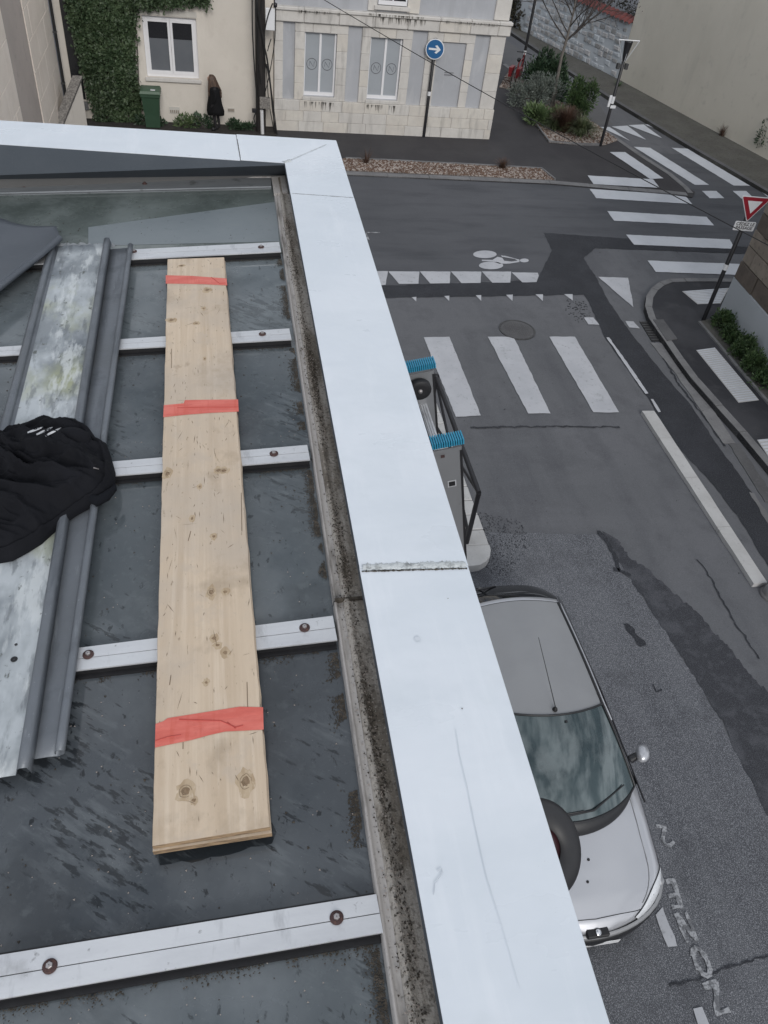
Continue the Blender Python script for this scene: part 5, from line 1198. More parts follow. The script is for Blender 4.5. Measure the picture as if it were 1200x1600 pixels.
grit(260, .2, 2.3, -.7, .25, 5, (.0015, .003), 'pebble'); grit(500, .2, 4.2, -1.2, .25, 6, (.002, .005), 'grime')
M['wet_reflect'] = mat('wet_glass_dark_reflection', (.022, .026, .03), [((14, 52, 10), .5, .6, (.06, .068, .075), .7, 'diag')], rough=.12, spec=.5)  # water below the plank end, its dark reflection painted into the colour
P = rag([rp(x, y, .0008) for x, y in [(240, 1330), (250, 1352), (300, 1348), (360, 1335), (425, 1318), (432, 1300), (425, 1285), (330, 1290), (245, 1300)]], .003, .02, 8)
MB().add([V((p.x, p.y, rz(p.x) + .0008)) for p in P], [list(range(len(P)))]).build('wet_reflection_patch', M['wet_reflect'], ob_)
# pale rectangle of old sealant between first panes
P = [rp(x, y, .0015) for x, y in [(138, 355), (432, 315), (436, 377), (138, 384)]]; MB().slab(P, .001).build('glass_pane', M['repair'], ob_)
# clamp bars: rubber base, aluminium cover in two strips with a groove, screws
SC = {0: [(209, 393), (408, 386)], 1: [(410, 522), (-30, 545)], 2: [(428, 709), (60, 742)], 3: [(138, 1023), (476, 981)], 4: [(78, 1510), (526, 1434)]}
bars2 = bars + [tuple(V((p.x, p.y - .62, p.z)) for p in bars[-1])]
for k, (a0, b0_, a1, b1_) in enumerate(bars2):
    cb = thing('clamp_bar', 'x', 'x'); 
    for key in ('label', 'category'): del cb[key]
    cb.parent = ob_; cb.location = V((.2, b0_.y, rz(.2))) - ob_.location
    xr = b0_.x; T0, T1 = V((XL, line_at(a0, b0_, XL), 0)), V((xr, b0_.y, 0)); U0, U1 = V((XL, line_at(a1, b1_, XL), 0)), V((xr + .002, b1_.y, 0))
    def L_(p, h): return V((p.x, p.y, rz(p.x) + h))
    MB().slab([L_(T0, BL - .006) + V((0, -.004, 0)), L_(T1, BL - .006) + V((-.002, -.004, 0)), L_(U1, BL - .006) + V((-.002, .003, 0)), L_(U0, BL - .006) + V((0, .003, 0))], BL - .008).build('rubber_strip', M['black'], cb)
    MB().slab([L_(T0, .006) + V((0, .012, 0)), L_(T1, .006) + V((0, .012, 0)), L_(U1, .006) + V((0, -.010, 0)), L_(U0, .006) + V((0, -.010, 0))], .006).build('gasket', M['black'], cb)
    mm0, mm1 = T0.lerp(U0, .49), T1.lerp(U1, .49); n0, n1 = T0.lerp(U0, .515), T1.lerp(U1, .515)
    MB().slab([L_(T0, BL), L_(T1, BL), L_(mm1, BL), L_(mm0, BL)], .005).build('cover_strip', M['alu'], cb)
    MB().slab([L_(n0, BL - .0004), L_(n1, BL - .0004), L_(U1, BL - .0004), L_(U0, BL - .0004)], .005).build('cover_strip', M['alu'], cb)
    for (px, py) in SC.get(k, []):
        c = rp(px, py, BL + .0005); ww = 1.0
        sc = MB().lathe(c, (-RS, 0, 1), [(.0145, 0), (.0145, .002), (.011, .004), (.001, .0045)], 20).build('screw_washer', M['rust'], cb)
        # washer and hexagonal head are one part with two looks
        hx = MB().lathe(c + V((0, 0, .004)), (-RS, 0, 1), [(.0068, 0), (.0068, .005), (.0055, .006), (.001, .0062)], 6, False).build('screw_head', M['steel'], cb)
# side gutter flashing in lengths
yj = rp(548, 945).y
segs = [(4.40, yj + .004, 'flashing'), (yj - .004, .62 - 2.2, 'flashing')]
for k, (y0, y1, nm) in enumerate(segs):
    n = 70; rows = []; rowsb = []
    rr = random.Random(60 + k)
    for i in range(n + 1):
        y = lerp(y0, y1, i / n); x = gx(y); xo = at_y(ic, di, y).x + .05; zl = rz(x)
        wob = .0012 * math.sin(y * 7) + rr.uniform(-.0006, .0006)
        lift = .004 if k else 0
        rows.append([V((x + .026, y, zl + .022 + lift + wob)), V((x + .032, y, zl + .034 + lift + wob)), V((x + .040, y, zl + .036 + lift)), V((x + .046, y, zl + .026 + lift)), V((x + .06, y, zl + .024 + lift + wob)), V((xo, y, zl + .028 + lift))])
        rowsb.append([V((x, y, zl + .001)), V((x + .0015, y, zl + .020 + lift)), V((x + .006, y, zl + .026 + lift + wob)), V((x + .010, y, zl + .020 + lift)), V((x + .014, y, zl + .017 + lift)), V((x + .026, y, zl + .021 + lift))])
    f1 = MB().grid(rows).build('flashing', M['flash'], ob_); MB().grid(rowsb).build('bead', M['flash_clean'], f1)
    if k == 0: MB().slab([V((gx(yj) + .004, yj + .003, rz(gx(yj)) + .034)), V((gx(yj) + .11, yj + .003, rz(.3) + .034)), V((gx(yj) + .11, yj - .006, rz(.3) + .034)), V((gx(yj) + .004, yj - .006, rz(gx(yj)) + .034))], .03).build('joint', M['grime'], f1)
rr = random.Random(77); mb = MB(); mb2 = MB()
for i in range(5200):
    y = rr.uniform(-.3, 3.9); x = gx(y); xo = at_y(ic, di, y).x; u = rr.betavariate(2.2, 1.3); xx = lerp(x + .012, xo, u)
    dens = .5 + .5 * noise.noise(V((xx * 14, y * 3, 0))) * 2
    if rr.random() > dens + .15: continue
    s = rr.uniform(.0012, .0036); z0 = rz(x) + (.024 if xx > x + .045 else (.036 if xx > x + .028 else .021)) + .0018 + (.004 if y < yj else 0); a = rr.uniform(0, 6.28)
    (mb if rr.random() < .72 else mb2).add([(xx + s * math.cos(a + t_), y + s * math.sin(a + t_), z0) for t_ in (0, 1.9, 4.1)] + [(xx, y, z0 + s)], [(0, 1, 3), (1, 2, 3), (2, 0, 3)])
mb.build('lichen', M['grime'], ob_, kind='stuff'); mb2.build('grit', M['pebble'], ob_, kind='stuff')
# far upstand and its flashing strip
ubot = [rp(-40, 284), rp(440, 272)]
def xline(a, b, x): return a + (b - a) * ((x - a.x) / (b.x - a.x))
A_, B0 = at_x(ic, li, -6) - V((0, 0, .006)), ic + V((.03, .002, -.006))
C_, D_ = xline(ubot[0], ubot[1], -6), xline(ubot[0], ubot[1], .37)
MB().slab([A_, B0, V((D_.x, D_.y, rz(D_.x) - .02)), V((C_.x, C_.y, rz(C_.x) - .02))], .004).build('upstand', M['upstand'], ob_)
u0, u1 = rp(-40, 281, .012), rp(424, 277, .012); v0, v1 = rp(-40, 303, .012), rp(424, 292, .012)
ex = lambda a, b: xline(a, b, -6)
fs_ = MB().slab([ex(u0, u1), u1, v1, ex(v0, v1)], .012).build('flashing', M['oldcap'], ob_)
MB().tube([ex(v0, v1), v1], .006, 6).build('bead', M['oldcap'], fs_)
MB().tube([ex(u0, u1), u1], .005, 6).build('bead', M['flash_clean'], fs_)
for px, py in [(38, 291), (226, 287), (-120, 294)]:
    c = rp(px, py, .013); MB().lathe(c, (0, 0, 1), [(.014, 0), (.012, .003), (.006, .004), (.006, .009), (.001, .01)], 8).build('screw', M['rust'], fs_)
P = [rp(x, y, .03) for x, y in [(424, 276), (446, 274), (450, 300), (428, 302)]]; MB().slab(P, .02).build('corner_patch', M['flash_clean'], ob_)

# ================================================================== LOOSE THINGS ON THE ROOF
# --- plank wrapped with three bands of red tape
PLF = BL + .001; TH = .034
pc = [rp(x, y, PLF + TH) for x, y in [(262, 405), (350, 402), (422, 1292), (238, 1322)]]
tp = thing('plank', 'pale spruce plank wrapped with three bands of red tape lying across the clamp bars', 'plank', pc[3])
def quad_pt(u, v, q=pc): return q[0].lerp(q[1], u).lerp(q[3].lerp(q[2], u), v)
nP = (pc[1] - pc[0]).cross(pc[3] - pc[0]).normalized(); nP = nP if nP.z > 0 else -nP
rr = random.Random(4); N_ = 60
rows_t = []
offL = [rr.uniform(-.0012, .0012) for _ in range(N_ + 1)]; offR = [rr.uniform(-.0015, .0015) for _ in range(N_ + 1)]
dx_ = (pc[1] - pc[0]).normalized()
top = []
for i in range(N_ + 1):
    v = i / N_; a, b = quad_pt(0, v) + dx_ * offL[i], quad_pt(1, v) + dx_ * offR[i]
    sl = V((0, 0, 0)); top.append((a, b))
def board(dz0, dz1, grow_=0.0, m='wood', name='board', ext=0.0):
    rows = []
    for ii, (a, b) in enumerate(top):
        ex_ = V((0, -ext, 0)) if ii == N_ else V((0, 0, 0))
        a2, b2 = a - dx_ * grow_ + ex_, b + dx_ * grow_ + ex_ * 1.6
        rows.append([a2 - nP * dz1, a2 - nP * dz0 - nP * .0015, a2 - nP * dz0 + dx_ * .0015, b2 - nP * dz0 - dx_ * .0015, b2 - nP * dz0 - nP * .0015, b2 - nP * dz1])
    mb = MB().grid(rows, False); n6 = len(rows[0])
    mb.add(rows[0], [list(range(n6))], mi=1); mb.add(rows[-1], [list(range(n6))[::-1]], mi=1)
    return mb.build(name, [M[m], M['wood_edge']], tp, fix=True)
board(0, .016); board(.0175, TH + .0, .0022, ext=.004)
def tape(pts_, seed, wob=0):
    # pts_: (x, y) outline in the photo, clockwise from the upper left; extruded a hair above the board with its side folds
    P = [rp(x, y, PLF + TH + .0012) for x, y in pts_]
    mb = MB(); mb.add(P, [list(range(len(P)))]); k = len(P) // 2
    le = [P[0], P[-1]]; re_ = [P[k - 1], P[k]]
    for e in (le, re_):
        mb.add([e[0], e[1], e[1] - V((0, 0, TH + .002)), e[0] - V((0, 0, TH + .002))], [(0, 1, 2, 3)])
    b = mb.build('tape_band', M['tape'], tp, fix=True); return b
t1 = tape([(259, 430), (300, 431), (354, 435), (355, 446), (318, 444), (259, 443)], 1)
t2 = tape([(256, 633), (288, 630), (289, 625), (372, 624), (373, 643), (330, 645), (290, 648), (255, 652)], 2)
t3 = tape([(243, 1131), (255, 1127), (262, 1122), (375, 1104), (411, 1105), (412, 1140), (352, 1143), (325, 1149), (300, 1156), (242, 1168)], 3)
def ridge(L, r_, par, m='tape'):
    MB().tube([rp(x, y, PLF + TH + .0015) for x, y in L], r_, 5).build('wrinkle', M[m], par)
M['tape_dk'] = mat('folded_tape', (.40, .05, .04), [(20, .4, .7, (.5, .07, .055), .6)], rough=.5)
ridge([(330, 433), (337, 438), (343, 443), (352, 442)], .0012, t1, 'tape_dk'); ridge([(277, 637), (320, 636), (371, 636)], .0010, t2, 'tape_dk')
ridge([(280, 1124), (310, 1125), (345, 1126), (368, 1136), (380, 1133)], .0013, t3, 'tape_dk'); ridge([(243, 1157), (262, 1151), (283, 1148)], .0011, t3, 'tape_dk'); ridge([(355, 1128), (368, 1138)], .001, t3, 'tape_dk')
ridge([(289, 626), (287, 632), (270, 634)], .001, t2)
# knots and splits pressed into the board
def knot(px, py, w_, h_, seed):
    rr = random.Random(seed); par = None
    for sc, m_, dz in ((2.3, 'halo', .0004), (1.0, 'knot', .0007)):
        c = rp(px, py, PLF + TH + dz)
        P = [V((c.x + w_ * sc * math.cos(a) * rr.uniform(.7, 1.2), c.y + h_ * sc * (1.35 if sc > 1 else 1) * math.sin(a) * rr.uniform(.7, 1.25), c.z + RS * w_ * math.cos(a) * sc)) for a in [6.283 * i / 14 for i in range(14)]]
        o = MB().add(P, [list(range(14))]).build('knot' if par is None else 'knot_heart', M[m_], par or tp); par = par or o
    if w_ > .006:
        for q in (.45, .75, 1.3): MB().tube([V((c.x + w_ * q * math.cos(a) * rr.uniform(.9, 1.1), c.y + h_ * q * 1.2 * math.sin(a) * rr.uniform(.9, 1.1), c.z + RS * w_ * q * math.cos(a))) for a in [6.283 * i / 18 for i in range(16)]], .0004, 4).build('knot_ring', M['splitc'], par)
M['splitc'] = mat('weather_check', (.17, .12, .08), [(60, .4, .7, (.1, .075, .05), .6)], rough=.9)
for k, (px, py, w_, h_) in enumerate([(324, 453, .009, .008), (318, 482, .005, .006), (307, 505, .006, .005), (320, 560, .003, .005), (330, 925, .007, .009), (352, 925, .006, .005), (352, 1020, .006, .006), (290, 1236, .011, .010), (303, 1250, .005, .004), (384, 1221, .010, .012), (268, 500, .010, .006), (262, 740, .007, .010), (350, 735, .009, .006), (340, 1008, .006, .004), (330, 640, .004, .004), (341, 735, .007, .006), (312, 760, .004, .005), (300, 810, .004, .006), (334, 838, .005, .005), (334, 997, .006, .005), (322, 1066, .004, .004), (284, 415, .008, .004)]): knot(px, py, w_, h_, k)
for L in ([(386, 1066), (387, 1104)], [(286, 1160), (286, 1170)], [(267, 1055), (265, 1070)], [(268, 545), (268, 575)], [(377, 770), (378, 830)], [(298, 830), (294, 845)]):
    P = [rp(x, y, PLF + TH + .0006) for x, y in L]; MB().tube(P, .0009, 5).build('split', M['splitc'], tp)

rr = random.Random(21); ck = MB()
for i in range(150):
    u, v = rr.uniform(.04, .96), rr.betavariate(1.2, 1.3); p = quad_pt(u, v) + nP * .0005; L = rr.uniform(.006, .03) * (1 if rr.random() < .8 else 2.2); a = rr.gauss(0, .25 if rr.random() < .7 else 1.2); d = V((math.sin(a), math.cos(a), 0)); d.z = RS * d.x; w_ = rr.uniform(.0004, .0011); n = V((d.y, -d.x, 0)) * w_
    ck.add([p - n * .3, p + d * L * .5 - n, p + d * L, p + d * L * .5 + n], [(0, 1, 2, 3)])
ck.build('scratches', M['splitc'], tp, kind='stuff')
# --- zinc sheets
def sheet_strip(name, label, a0, a1, prof, m, seed=1, group=None, n=40, edge_m=None, amp=.002):
    """profile (offset across, height) carried from the near end a1 to the far end a0, a hair-thin folded metal sheet"""
    t = thing(name, label, 'metal sheet', a1); d = (a1 - a0).normalized(); s = V((d.y, -d.x, 0)).normalized(); s = s if s.x > 0 else -s
    rr = random.Random(seed); rows = []
    for i in range(n + 1):
        p = a0.lerp(a1, i / n); r_ = []
        for (o, h) in prof:
            q = p + s * o; zz = rz(q.x) + h + amp * noise.noise(V((q.x * 6, q.y * 2.2, seed)))
            r_.append(V((q.x, q.y, zz)))
        rows.append(r_)
    mb = MB().grid(rows, True); npf = len(prof) - 1; mb.mi = [1 if edge_m and ((k % npf) < edge_m[0] or (k % npf) >= edge_m[1]) else 0 for k in range(len(mb.f))]
    ob = mb.build('sheet', [M[m], M['zinc']], t, fix=False)
    so = ob.modifiers.new('thickness', 'SOLIDIFY'); so.thickness = .0016; so.offset = -1
    return t, rows
zl0 = .036
# pale weathered tray: roll on both sides
A0 = rp(92, 385, zl0); A1 = rp(-62, 1213, zl0)
wA = (rp(160, 386, zl0) - A0).length; A1b = rp(20, 1232, zl0)
dA = (A1b - rp(160, 386, zl0)); A1 = A0 + dA
roll = [(r_ * 0 + -.026 + .014 * math.cos(a), .0 + zl0 + .012 + .012 * math.sin(a)) for r_, a in [(1, rad(x)) for x in (250, 200, 150, 100, 50, 0, -50)]]
prof = roll + [(-.006, zl0 + .002), (.0, zl0)] + [(wA * u, zl0 + .002 * math.sin(u * 9)) for u in (.15, .3, .45, .6, .75, .9)] + [(wA * 1.0, zl0 + .002), (wA + .004, zl0 + .012), (wA + .007, zl0 + .025), (wA + .013, zl0 + .029), (wA + .028, zl0 + .028), (wA + .034, zl0 + .003)]
tA, rowsA = sheet_strip('zinc_sheet', 'long pale weathered zinc tray with greenish stains, rolled edges, left of the plank', A0, A1, prof, 'zinc_pale', 3, 'loose zinc sheets on the roof', edge_m=(8, 15))
mb = MB()
roll_m = M['zinc']
# torn far lip
rr = random.Random(9); lip = []
for i in range(25):
    u = i / 24; p = A0 + V((1, 0, 0)) * (wA + .05) * u; lip.append([p + V((0, -.006, .004)), p + V((0, .012 + rr.uniform(-.006, .010), .010 + rr.uniform(-.004, .006)))])
MB().grid(lip, False).build('torn_lip', M['oldcap'], tA)
for px, py, r_ in [(22, 1030, .009), (25, 1007, .004), (49, 497 + 0, .004), (11, 665, .007)]:
    c = rp(px, py, zl0 + .0035); MB().lathe(c, (0, 0, 1), [(.001, 0), (r_, 0)], 12).build('nail_hole', M['black'], tA)
    rr = random.Random(int(px)); P = [V((c.x + r_ * 3 * math.cos(a) * rr.uniform(.6, 1.2), c.y + r_ * 3 * math.sin(a) * rr.uniform(.6, 1.2), 0)) for a in [6.283 * i / 14 for i in range(14)]]
# darker blue-grey strip under the tray's right side
B0_ = rp(190, 390, .030); B1_ = rp(66, 1186, .030); wB = (rp(203, 390, .03) - B0_).length
B1r = rp(103, 1184, .03); wB = (B1r - B1_).length
profB = [(-.06, .033)] + [(wB * u, .034 + .001 * math.sin(u * 7)) for u in (0, .2, .4, .6, .75)] + [(wB - .012 + .012 * math.cos(a), .034 + .002 + .012 - .012 * math.sin(a)) for a in [rad(x) for x in (90, 50, 10, -30, -80, -130, -170, -205)]]
tB, rowsB = sheet_strip('zinc_sheet', 'plain dark blue-grey zinc strip lying between the pale tray and the plank', B0_, B1_, profB, 'zinc', 5, 'loose zinc sheets on the roof')
tB['label'] = 'plain dark blue-grey zinc strip lying against the right side of the pale tray'
# dark bent sheet at the upper left
cs = [(-150, 325), (0, 341), (40, 353), (92, 355), (94, 370), (60, 400), (0, 446), (-150, 560)]
tC = thing('zinc_sheet', 'dark triangular zinc sheet with a curled edge at the left end of the roof', 'metal sheet', rp(20, 400), 'loose zinc sheets on the roof')
n1, n2 = 26, 12; up_e = [(-150, 322), (-60, 330), (0, 341), (22, 349), (50, 354), (88, 354)]; lo_e = [(-150, 560), (-60, 488), (0, 444), (30, 420), (62, 395), (93, 368)]
def pl_(L, u):
    k = u * (len(L) - 1); i = min(int(k), len(L) - 2); f_ = k - i; return (lerp(L[i][0], L[i + 1][0], f_), lerp(L[i][1], L[i + 1][1], f_))
rows = []
for j in range(n2 + 1):
    v = j / n2; r_ = []
    for i in range(n1 + 1):
        u = i / n1; a, b = pl_(up_e, u), pl_(lo_e, u); h = .05 + .018 * math.sin(v * 3.1) + .03 * max(0, v - .8) * 5 * (1 if v < 1 else .6) + .03 * (1 - u)
        h = .055 + .035 * v * v; r_.append(rp(lerp(a[0], b[0], v), lerp(a[1], b[1], v), h))
    rows.append(r_)
sC = MB().grid(rows, True).build('sheet', M['zinc_dk'], tC); so = sC.modifiers.new('thickness', 'SOLIDIFY'); so.thickness = .002; so.offset = -1
MB().tube([rows[-1][i] + V((0, -.004, -.010)) for i in range(n1 + 1)], .014, 8).build('curled_edge', M['zinc_dk'], tC)
ed = rows[0]; MB().tube([p for p in ed], .0022, 5).build('hem', M['black'], tC)
sp_ = thing('clamp_tool', 'small black clip lying on the glass at the far left edge', 'clip', rp(0, 492))

bpy.data.objects.remove(sp_)

# --- black jacket thrown over the tray
OUT = [(-70, 672), (-20, 676), (5, 684), (28, 672), (52, 664), (78, 660), (100, 657), (122, 660), (140, 674), (152, 690), (168, 698), (174, 715), (181, 740), (180, 757), (176, 767), (168, 778), (152, 789), (138, 796), (120, 806), (102, 818), (88, 830), (66, 850), (44, 864), (20, 877), (-20, 884), (-70, 880)]
tj = thing('jacket', 'crumpled black jacket with three white stripes lying on the pale zinc tray', 'jacket', rp(60, 780))
cj = rp(40, 770, zl0 + .04); rim = [rp(x, y, zl0 + .004) for x, y in OUT]
# resample rim evenly
def resample(P, n):
    L = [0]; Q = P + [P[0]]
    for i in range(len(P)): L.append(L[-1] + (Q[i + 1] - Q[i]).length)
    out = []; k = 0
    for i in range(n):
        s = L[-1] * i / n
        while L[k + 1] < s: k += 1
        f_ = (s - L[k]) / (L[k + 1] - L[k]); out.append(Q[k].lerp(Q[k + 1], f_))
    return out
rim = resample(rim, 260); NR = 90; rows = []
def fold(x, y):
    # long folds sweeping from the collar at the upper right to the lower left
    a = x * .92 - y * .38; b = x * .38 + y * .92
    wv = noise.noise(V((x * 7, y * 7, 1.3))) * .05
    f1 = 1 - abs(noise.noise(V((a * 2.6 + wv * 6, b * 9 + wv * 10, 2.1)))) * 2.4
    f2 = 1 - abs(noise.noise(V((a * 7, b * 22 + wv * 20, 5.7)))) * 2.2
    up_ = max(0, min(1, (y - cj.y + .02) / .10))
    f3 = 1 - abs(noise.noise(V((x * 19 + wv * 12, y * 19, 9.1)))) * 2.2
    f4 = 1 - abs(noise.noise(V((a * 11 + wv * 20, b * 46 + wv * 30, 3.3)))) * 2.2
    return .060 * max(0, f1) ** 1.8 + .013 * max(0, f4) ** 1.5 + .030 * max(0, f2) ** 1.4 * (.3 + .7 * up_) + .016 * max(0, f3) * up_
for j in range(NR + 1):
    r_ = j / NR; row = []
    for i, p in enumerate(rim):
        q = cj.lerp(p, r_); env = (1 - r_ ** 3.4) ** .75 if r_ < 1 else 0
        z0 = rz(q.x) + zl0 + .004; z = z0 + env * (.040 + fold(q.x, q.y)) + .012 * (1 if .9 < r_ < 1 else 0)
        row.append(V((q.x, q.y, z)))
    rows.append(row)
jm = MB().grid(rows, True, close=True).build('body', M['cloth'], tj)
# ribbed hem cuff at the right, hood dome and the three stripes
cuff = MB(); L = [(115, 768), (135, 775), (152, 783), (165, 776), (178, 764), (180, 757)]
P = [rp(x, y, zl0 + .028) for x, y in L]; cuff.tube(P, [.010, .016, .018, .016, .010, .003], 10).build('cuff', M['cloth_rib'], tj)
hc_ = rp(112, 688, zl0 + .055); dm = []
for j in range(13):
    ph = j / 12 * math.pi * .5; dm.append([hc_ + V((.055 * math.cos(ph) * math.cos(a) * 1.15 + 0, .045 * math.cos(ph) * math.sin(a), .055 * math.sin(ph) - .01)) for a in [6.283 * i / 32 for i in range(32)]])
hood = MB().grid(dm, True, close=True).build('hood', M['cloth'], tj)
from mathutils.bvhtree import BVHTree
def surf_tree(objs):
    vs = []; ps = []
    for o in objs:
        b_ = len(vs); off = origin_of(o.parent); vs += [v.co + off for v in o.data.vertices]; ps += [[b_ + i for i in p.vertices] for p in o.data.polygons]
    return BVHTree.FromPolygons(vs, ps)
tree_ = surf_tree([jm, hood])
def on_cloth(px, py, off=.0016):
    d = ray(px, py).normalized(); h_, n_, i_, d_ = tree_.ray_cast(V((0, 0, H)), d)
    return (h_ - d * off * 1.5) if h_ else rp(px, py, .1)
for (xa, ya), (xb2, yb2) in (((43, 676), (68, 667)), ((57, 679), (83, 667)), ((71, 681), (96, 668))):
    rows_ = []
    for i in range(9):
        u = i / 8; w_ = 1.5 * math.sin(math.pi * min(1, u * .85 + .15)) ** .5; x, y = lerp(xa, xb2, u), lerp(ya, yb2, u); rows_.append([on_cloth(x - w_ * .5, y - w_), on_cloth(x, y), on_cloth(x + w_ * .5, y + w_)])
    MB().grid(rows_, True).build('stripe', M['white_print'], jm)
MB().tube([on_cloth(x, y, .002) for x, y in [(146, 731), (150, 732), (154, 733)]], .0020, 6).build('zip_pull', M['steel'], tj)

# ================================================================== OUTSIDE THE PARAPET
HL_ = 1.72
Sa, Sb = gp(655, 570, H - HL_), gp(696, 688, H - HL_)
tl = thing('ladder', 'aluminium ladder with ribbed turquoise end caps leaning beyond the white parapet', 'ladder', V((Sb.x + 1.2, Sb.y, .12)))
LD = V((.205, 0, -1)).normalized(); LN = V((1, 0, .205)).normalized(); LEN = (H - HL_ - .12) / abs(LD.z)
def stile(c, w_=.108, th=.026):
    e = LN * w_ / 2; f_ = V((0, th / 2, 0)); mb = MB(); P = []
    # C profile open to the inside
    for end in (c + LD * .03, c + LD * LEN): P.append([end - e - f_, end + e - f_, end + e + f_, end + e * .9 + f_, end + e * .9 - f_ * .6, end - e * .9 - f_ * .6, end - e * .9 + f_, end - e + f_])
    n = 8; mb.add(P[0] + P[1], [(i, (i + 1) % n, n + (i + 1) % n, n + i) for i in range(n)] + [list(range(n))[::-1], list(range(n, 2 * n))])
    return mb.build('stile', M['ladder'], tl, fix=True)
s1_ = stile(Sa); s2_ = stile(Sb)
for c in (Sa, Sb):
    core = MB(); e = LN * .060; f_ = V((0, .018, 0)); u_ = LD * .0085
    P = [c - e - f_, c + e - f_, c + e + f_, c - e + f_]
    core.add([p - u_ * 1.0 for p in P] + [p + u_ * 2.0 for p in P], [(0, 1, 2, 3), (7, 6, 5, 4)] + [(i, 4 + i, 4 + (i + 1) % 4, (i + 1) % 4) for i in range(4)])
    e2 = MB(); cap_ = core.build('end_cap', M['blue_dark'], tl, fix=True)
    rb = MB()
    for k in range(15):
        x = -.061 + k * .0084; q = c + LN * x
        a = [q - f_ * 1.5 - u_ * 1.5, q + LN * .0046 - f_ * 1.5 - u_ * 1.5, q + LN * .0046 + f_ * 1.3 - u_ * 1.5, q + f_ * 1.3 - u_ * 1.5]
        rb.add(a + [p + u_ * 2.6 for p in a], [(0, 1, 2, 3), (7, 6, 5, 4)] + [(i, 4 + i, 4 + (i + 1) % 4, (i + 1) % 4) for i in range(4)])
    rb.build('ribs', M['blue_rubber'], cap_, fix=True)
for k in range(22):
    d = .20 + k * .28
    if d > LEN - .1: break
    c0, c1 = Sa + LD * d + V((0, -.012, 0)), Sb + LD * d + V((0, .012, 0)); mb = MB()
    e, g_ = LN * .016, LD * .013
    A = [c0 - e - g_, c0 + e - g_, c0 + e + g_, c0 - e + g_]; B = [c1 - e - g_, c1 + e - g_, c1 + e + g_, c1 - e + g_]
    mb.add(A + B, [(0, 1, 2, 3), (7, 6, 5, 4)] + [(i, (i + 1) % 4, 4 + (i + 1) % 4, 4 + i) for i in range(4)])
    for r in range(3):
        o = -e + e * (.35 + r * .6) - g_ * 1.08; mb.tube([c0 + o, c1 + o], .0018, 4)
    mb.build('rung', M['alu'], tl, fix=True)
wc = Sa + LD * .088 + V((0, -.042, 0)) - LN * .012
wh = MB().lathe(wc, (0, -1, 0), [(.001, -.02), (.042, -.02), (.046, -.012), (.046, .006), (.040, .013), (.016, .010), (.001, .010)], 30).build('wheel', M['black'], tl)
MB().lathe(wc, (0, -1, 0), [(.001, .018), (.008, .017), (.009, .009)], 12).build('axle', M['steel'], wh)
def hole(c, w_, h_, m1, m2):
    y = Sb.y - .0145; P = lambda a, b, yy: V((0, yy, 0)) + V((c.x, 0, c.z)) + V((LN.x, 0, LN.z)) * a + V((LD.x, 0, LD.z)) * b
    MB().add([P(-w_, -h_, y), P(w_, -h_, y), P(w_, h_, y), P(-w_, h_, y)], [(0, 1, 2, 3)]).build('slot_frame', M[m1], s2_)
    w2_, h2 = w_ * .72, h_ * .7; MB().add([P(-w2_, -h2, y - .0015), P(w2_, -h2, y - .0015), P(w2_, h2, y - .0015), P(-w2_, h2, y - .0015)], [(0, 1, 2, 3)]).build('slot', M[m2], s2_)
hole(Sb + LD * .20 + LN * .012, .016, .016, 'alu', 'black')
hole(Sb + LD * .058 - LN * .016, .010, .010, 'ladder', 'rust')
for c in (Sa, Sb):
    e = LN * .0555; w3 = LN * .009; yv = V((0, -.0146, 0)); MB().add([c + e - w3 + yv + LD * .045, c + e + yv + LD * .045, c + e + yv + LD * LEN, c + e - w3 + yv + LD * LEN], [(0, 1, 2, 3)]).build('edge_strip', M['black'], tl)
    MB().slab([c + e + V((0, .0135, 0)) + LD * .04, c + e - V((0, .0135, 0)) + LD * .04, c + e - V((0, .0135, 0)) + LD * LEN, c + e + V((0, .0135, 0)) + LD * LEN], .0015).build('edge_strip', M['black'], tl)

# tyre on a bracket
Hh = 2.45; tc_ = gp(842, 1326, H - Hh); ax = V((.30, -.42, .86)).normalized()
tt = thing('tyre', 'black rubber tyre with a dark red hub hanging just beyond the parapet', 'tyre', tc_)
ty = MB().lathe(tc_, ax, [(.062, -.035), (.095, -.045), (.130, -.042), (.150, -.022), (.154, 0), (.150, .022), (.130, .042), (.095, .045), (.070, .038), (.062, .03)], 48).build('rubber', M['ink'], tt)
MB().lathe(tc_, ax, [(.001, -.02), (.062, -.03), (.066, .028), (.05, .012), (.02, .012), (.018, .03), (.001, .032)], 32).build('hub', M['redhub'], tt)
MB().tube([tc_ - ax * .03, tc_ - ax * .12 , V((.60, tc_.y + .02, tc_.z - .12))], .016, 8).build('bracket', M['iron'], tt)

# pedestrian railing below
tg_ = thing('railing', 'black steel pedestrian railing with crossed bars standing on the pale kerb island', 'railing', V((3.28, 8.9, .12)))
yN, yF, zT, xR = 7.53, 10.24, 1.1, 3.28
rl = MB().tube([(xR, yN, zT), (xR, yF, zT)], .036, 10).build('top_rail', M['post'], tg_)
for y in (yN, yF):
    p_ = MB().tube([(xR, y, .1), (xR, y, zT)], .034, 10); p_.build('post', M['post'], tg_)
MB().lathe((xR, yF + .02, zT + .0), (0, 0, 1), [(.001, -.05), (.045, -.03), (.055, 0), (.045, .035), (.001, .055)], 14).build('post_cap', M['post'], tg_)
MB().tube([(xR, yN + .02, .22), (xR, yF - .02, .22)], .018, 8).build('lower_rail', M['post'], tg_)
MB().tube([(xR, yN + .02, .3), (xR, yF - .05, zT - .06)], .022, 8).build('cross_bar', M['post'], tg_)
MB().tube([(xR + .03, yN + .02, zT - .06), (xR + .03, yF - .05, .3)], .022, 8).build('cross_bar', M['post'], tg_)

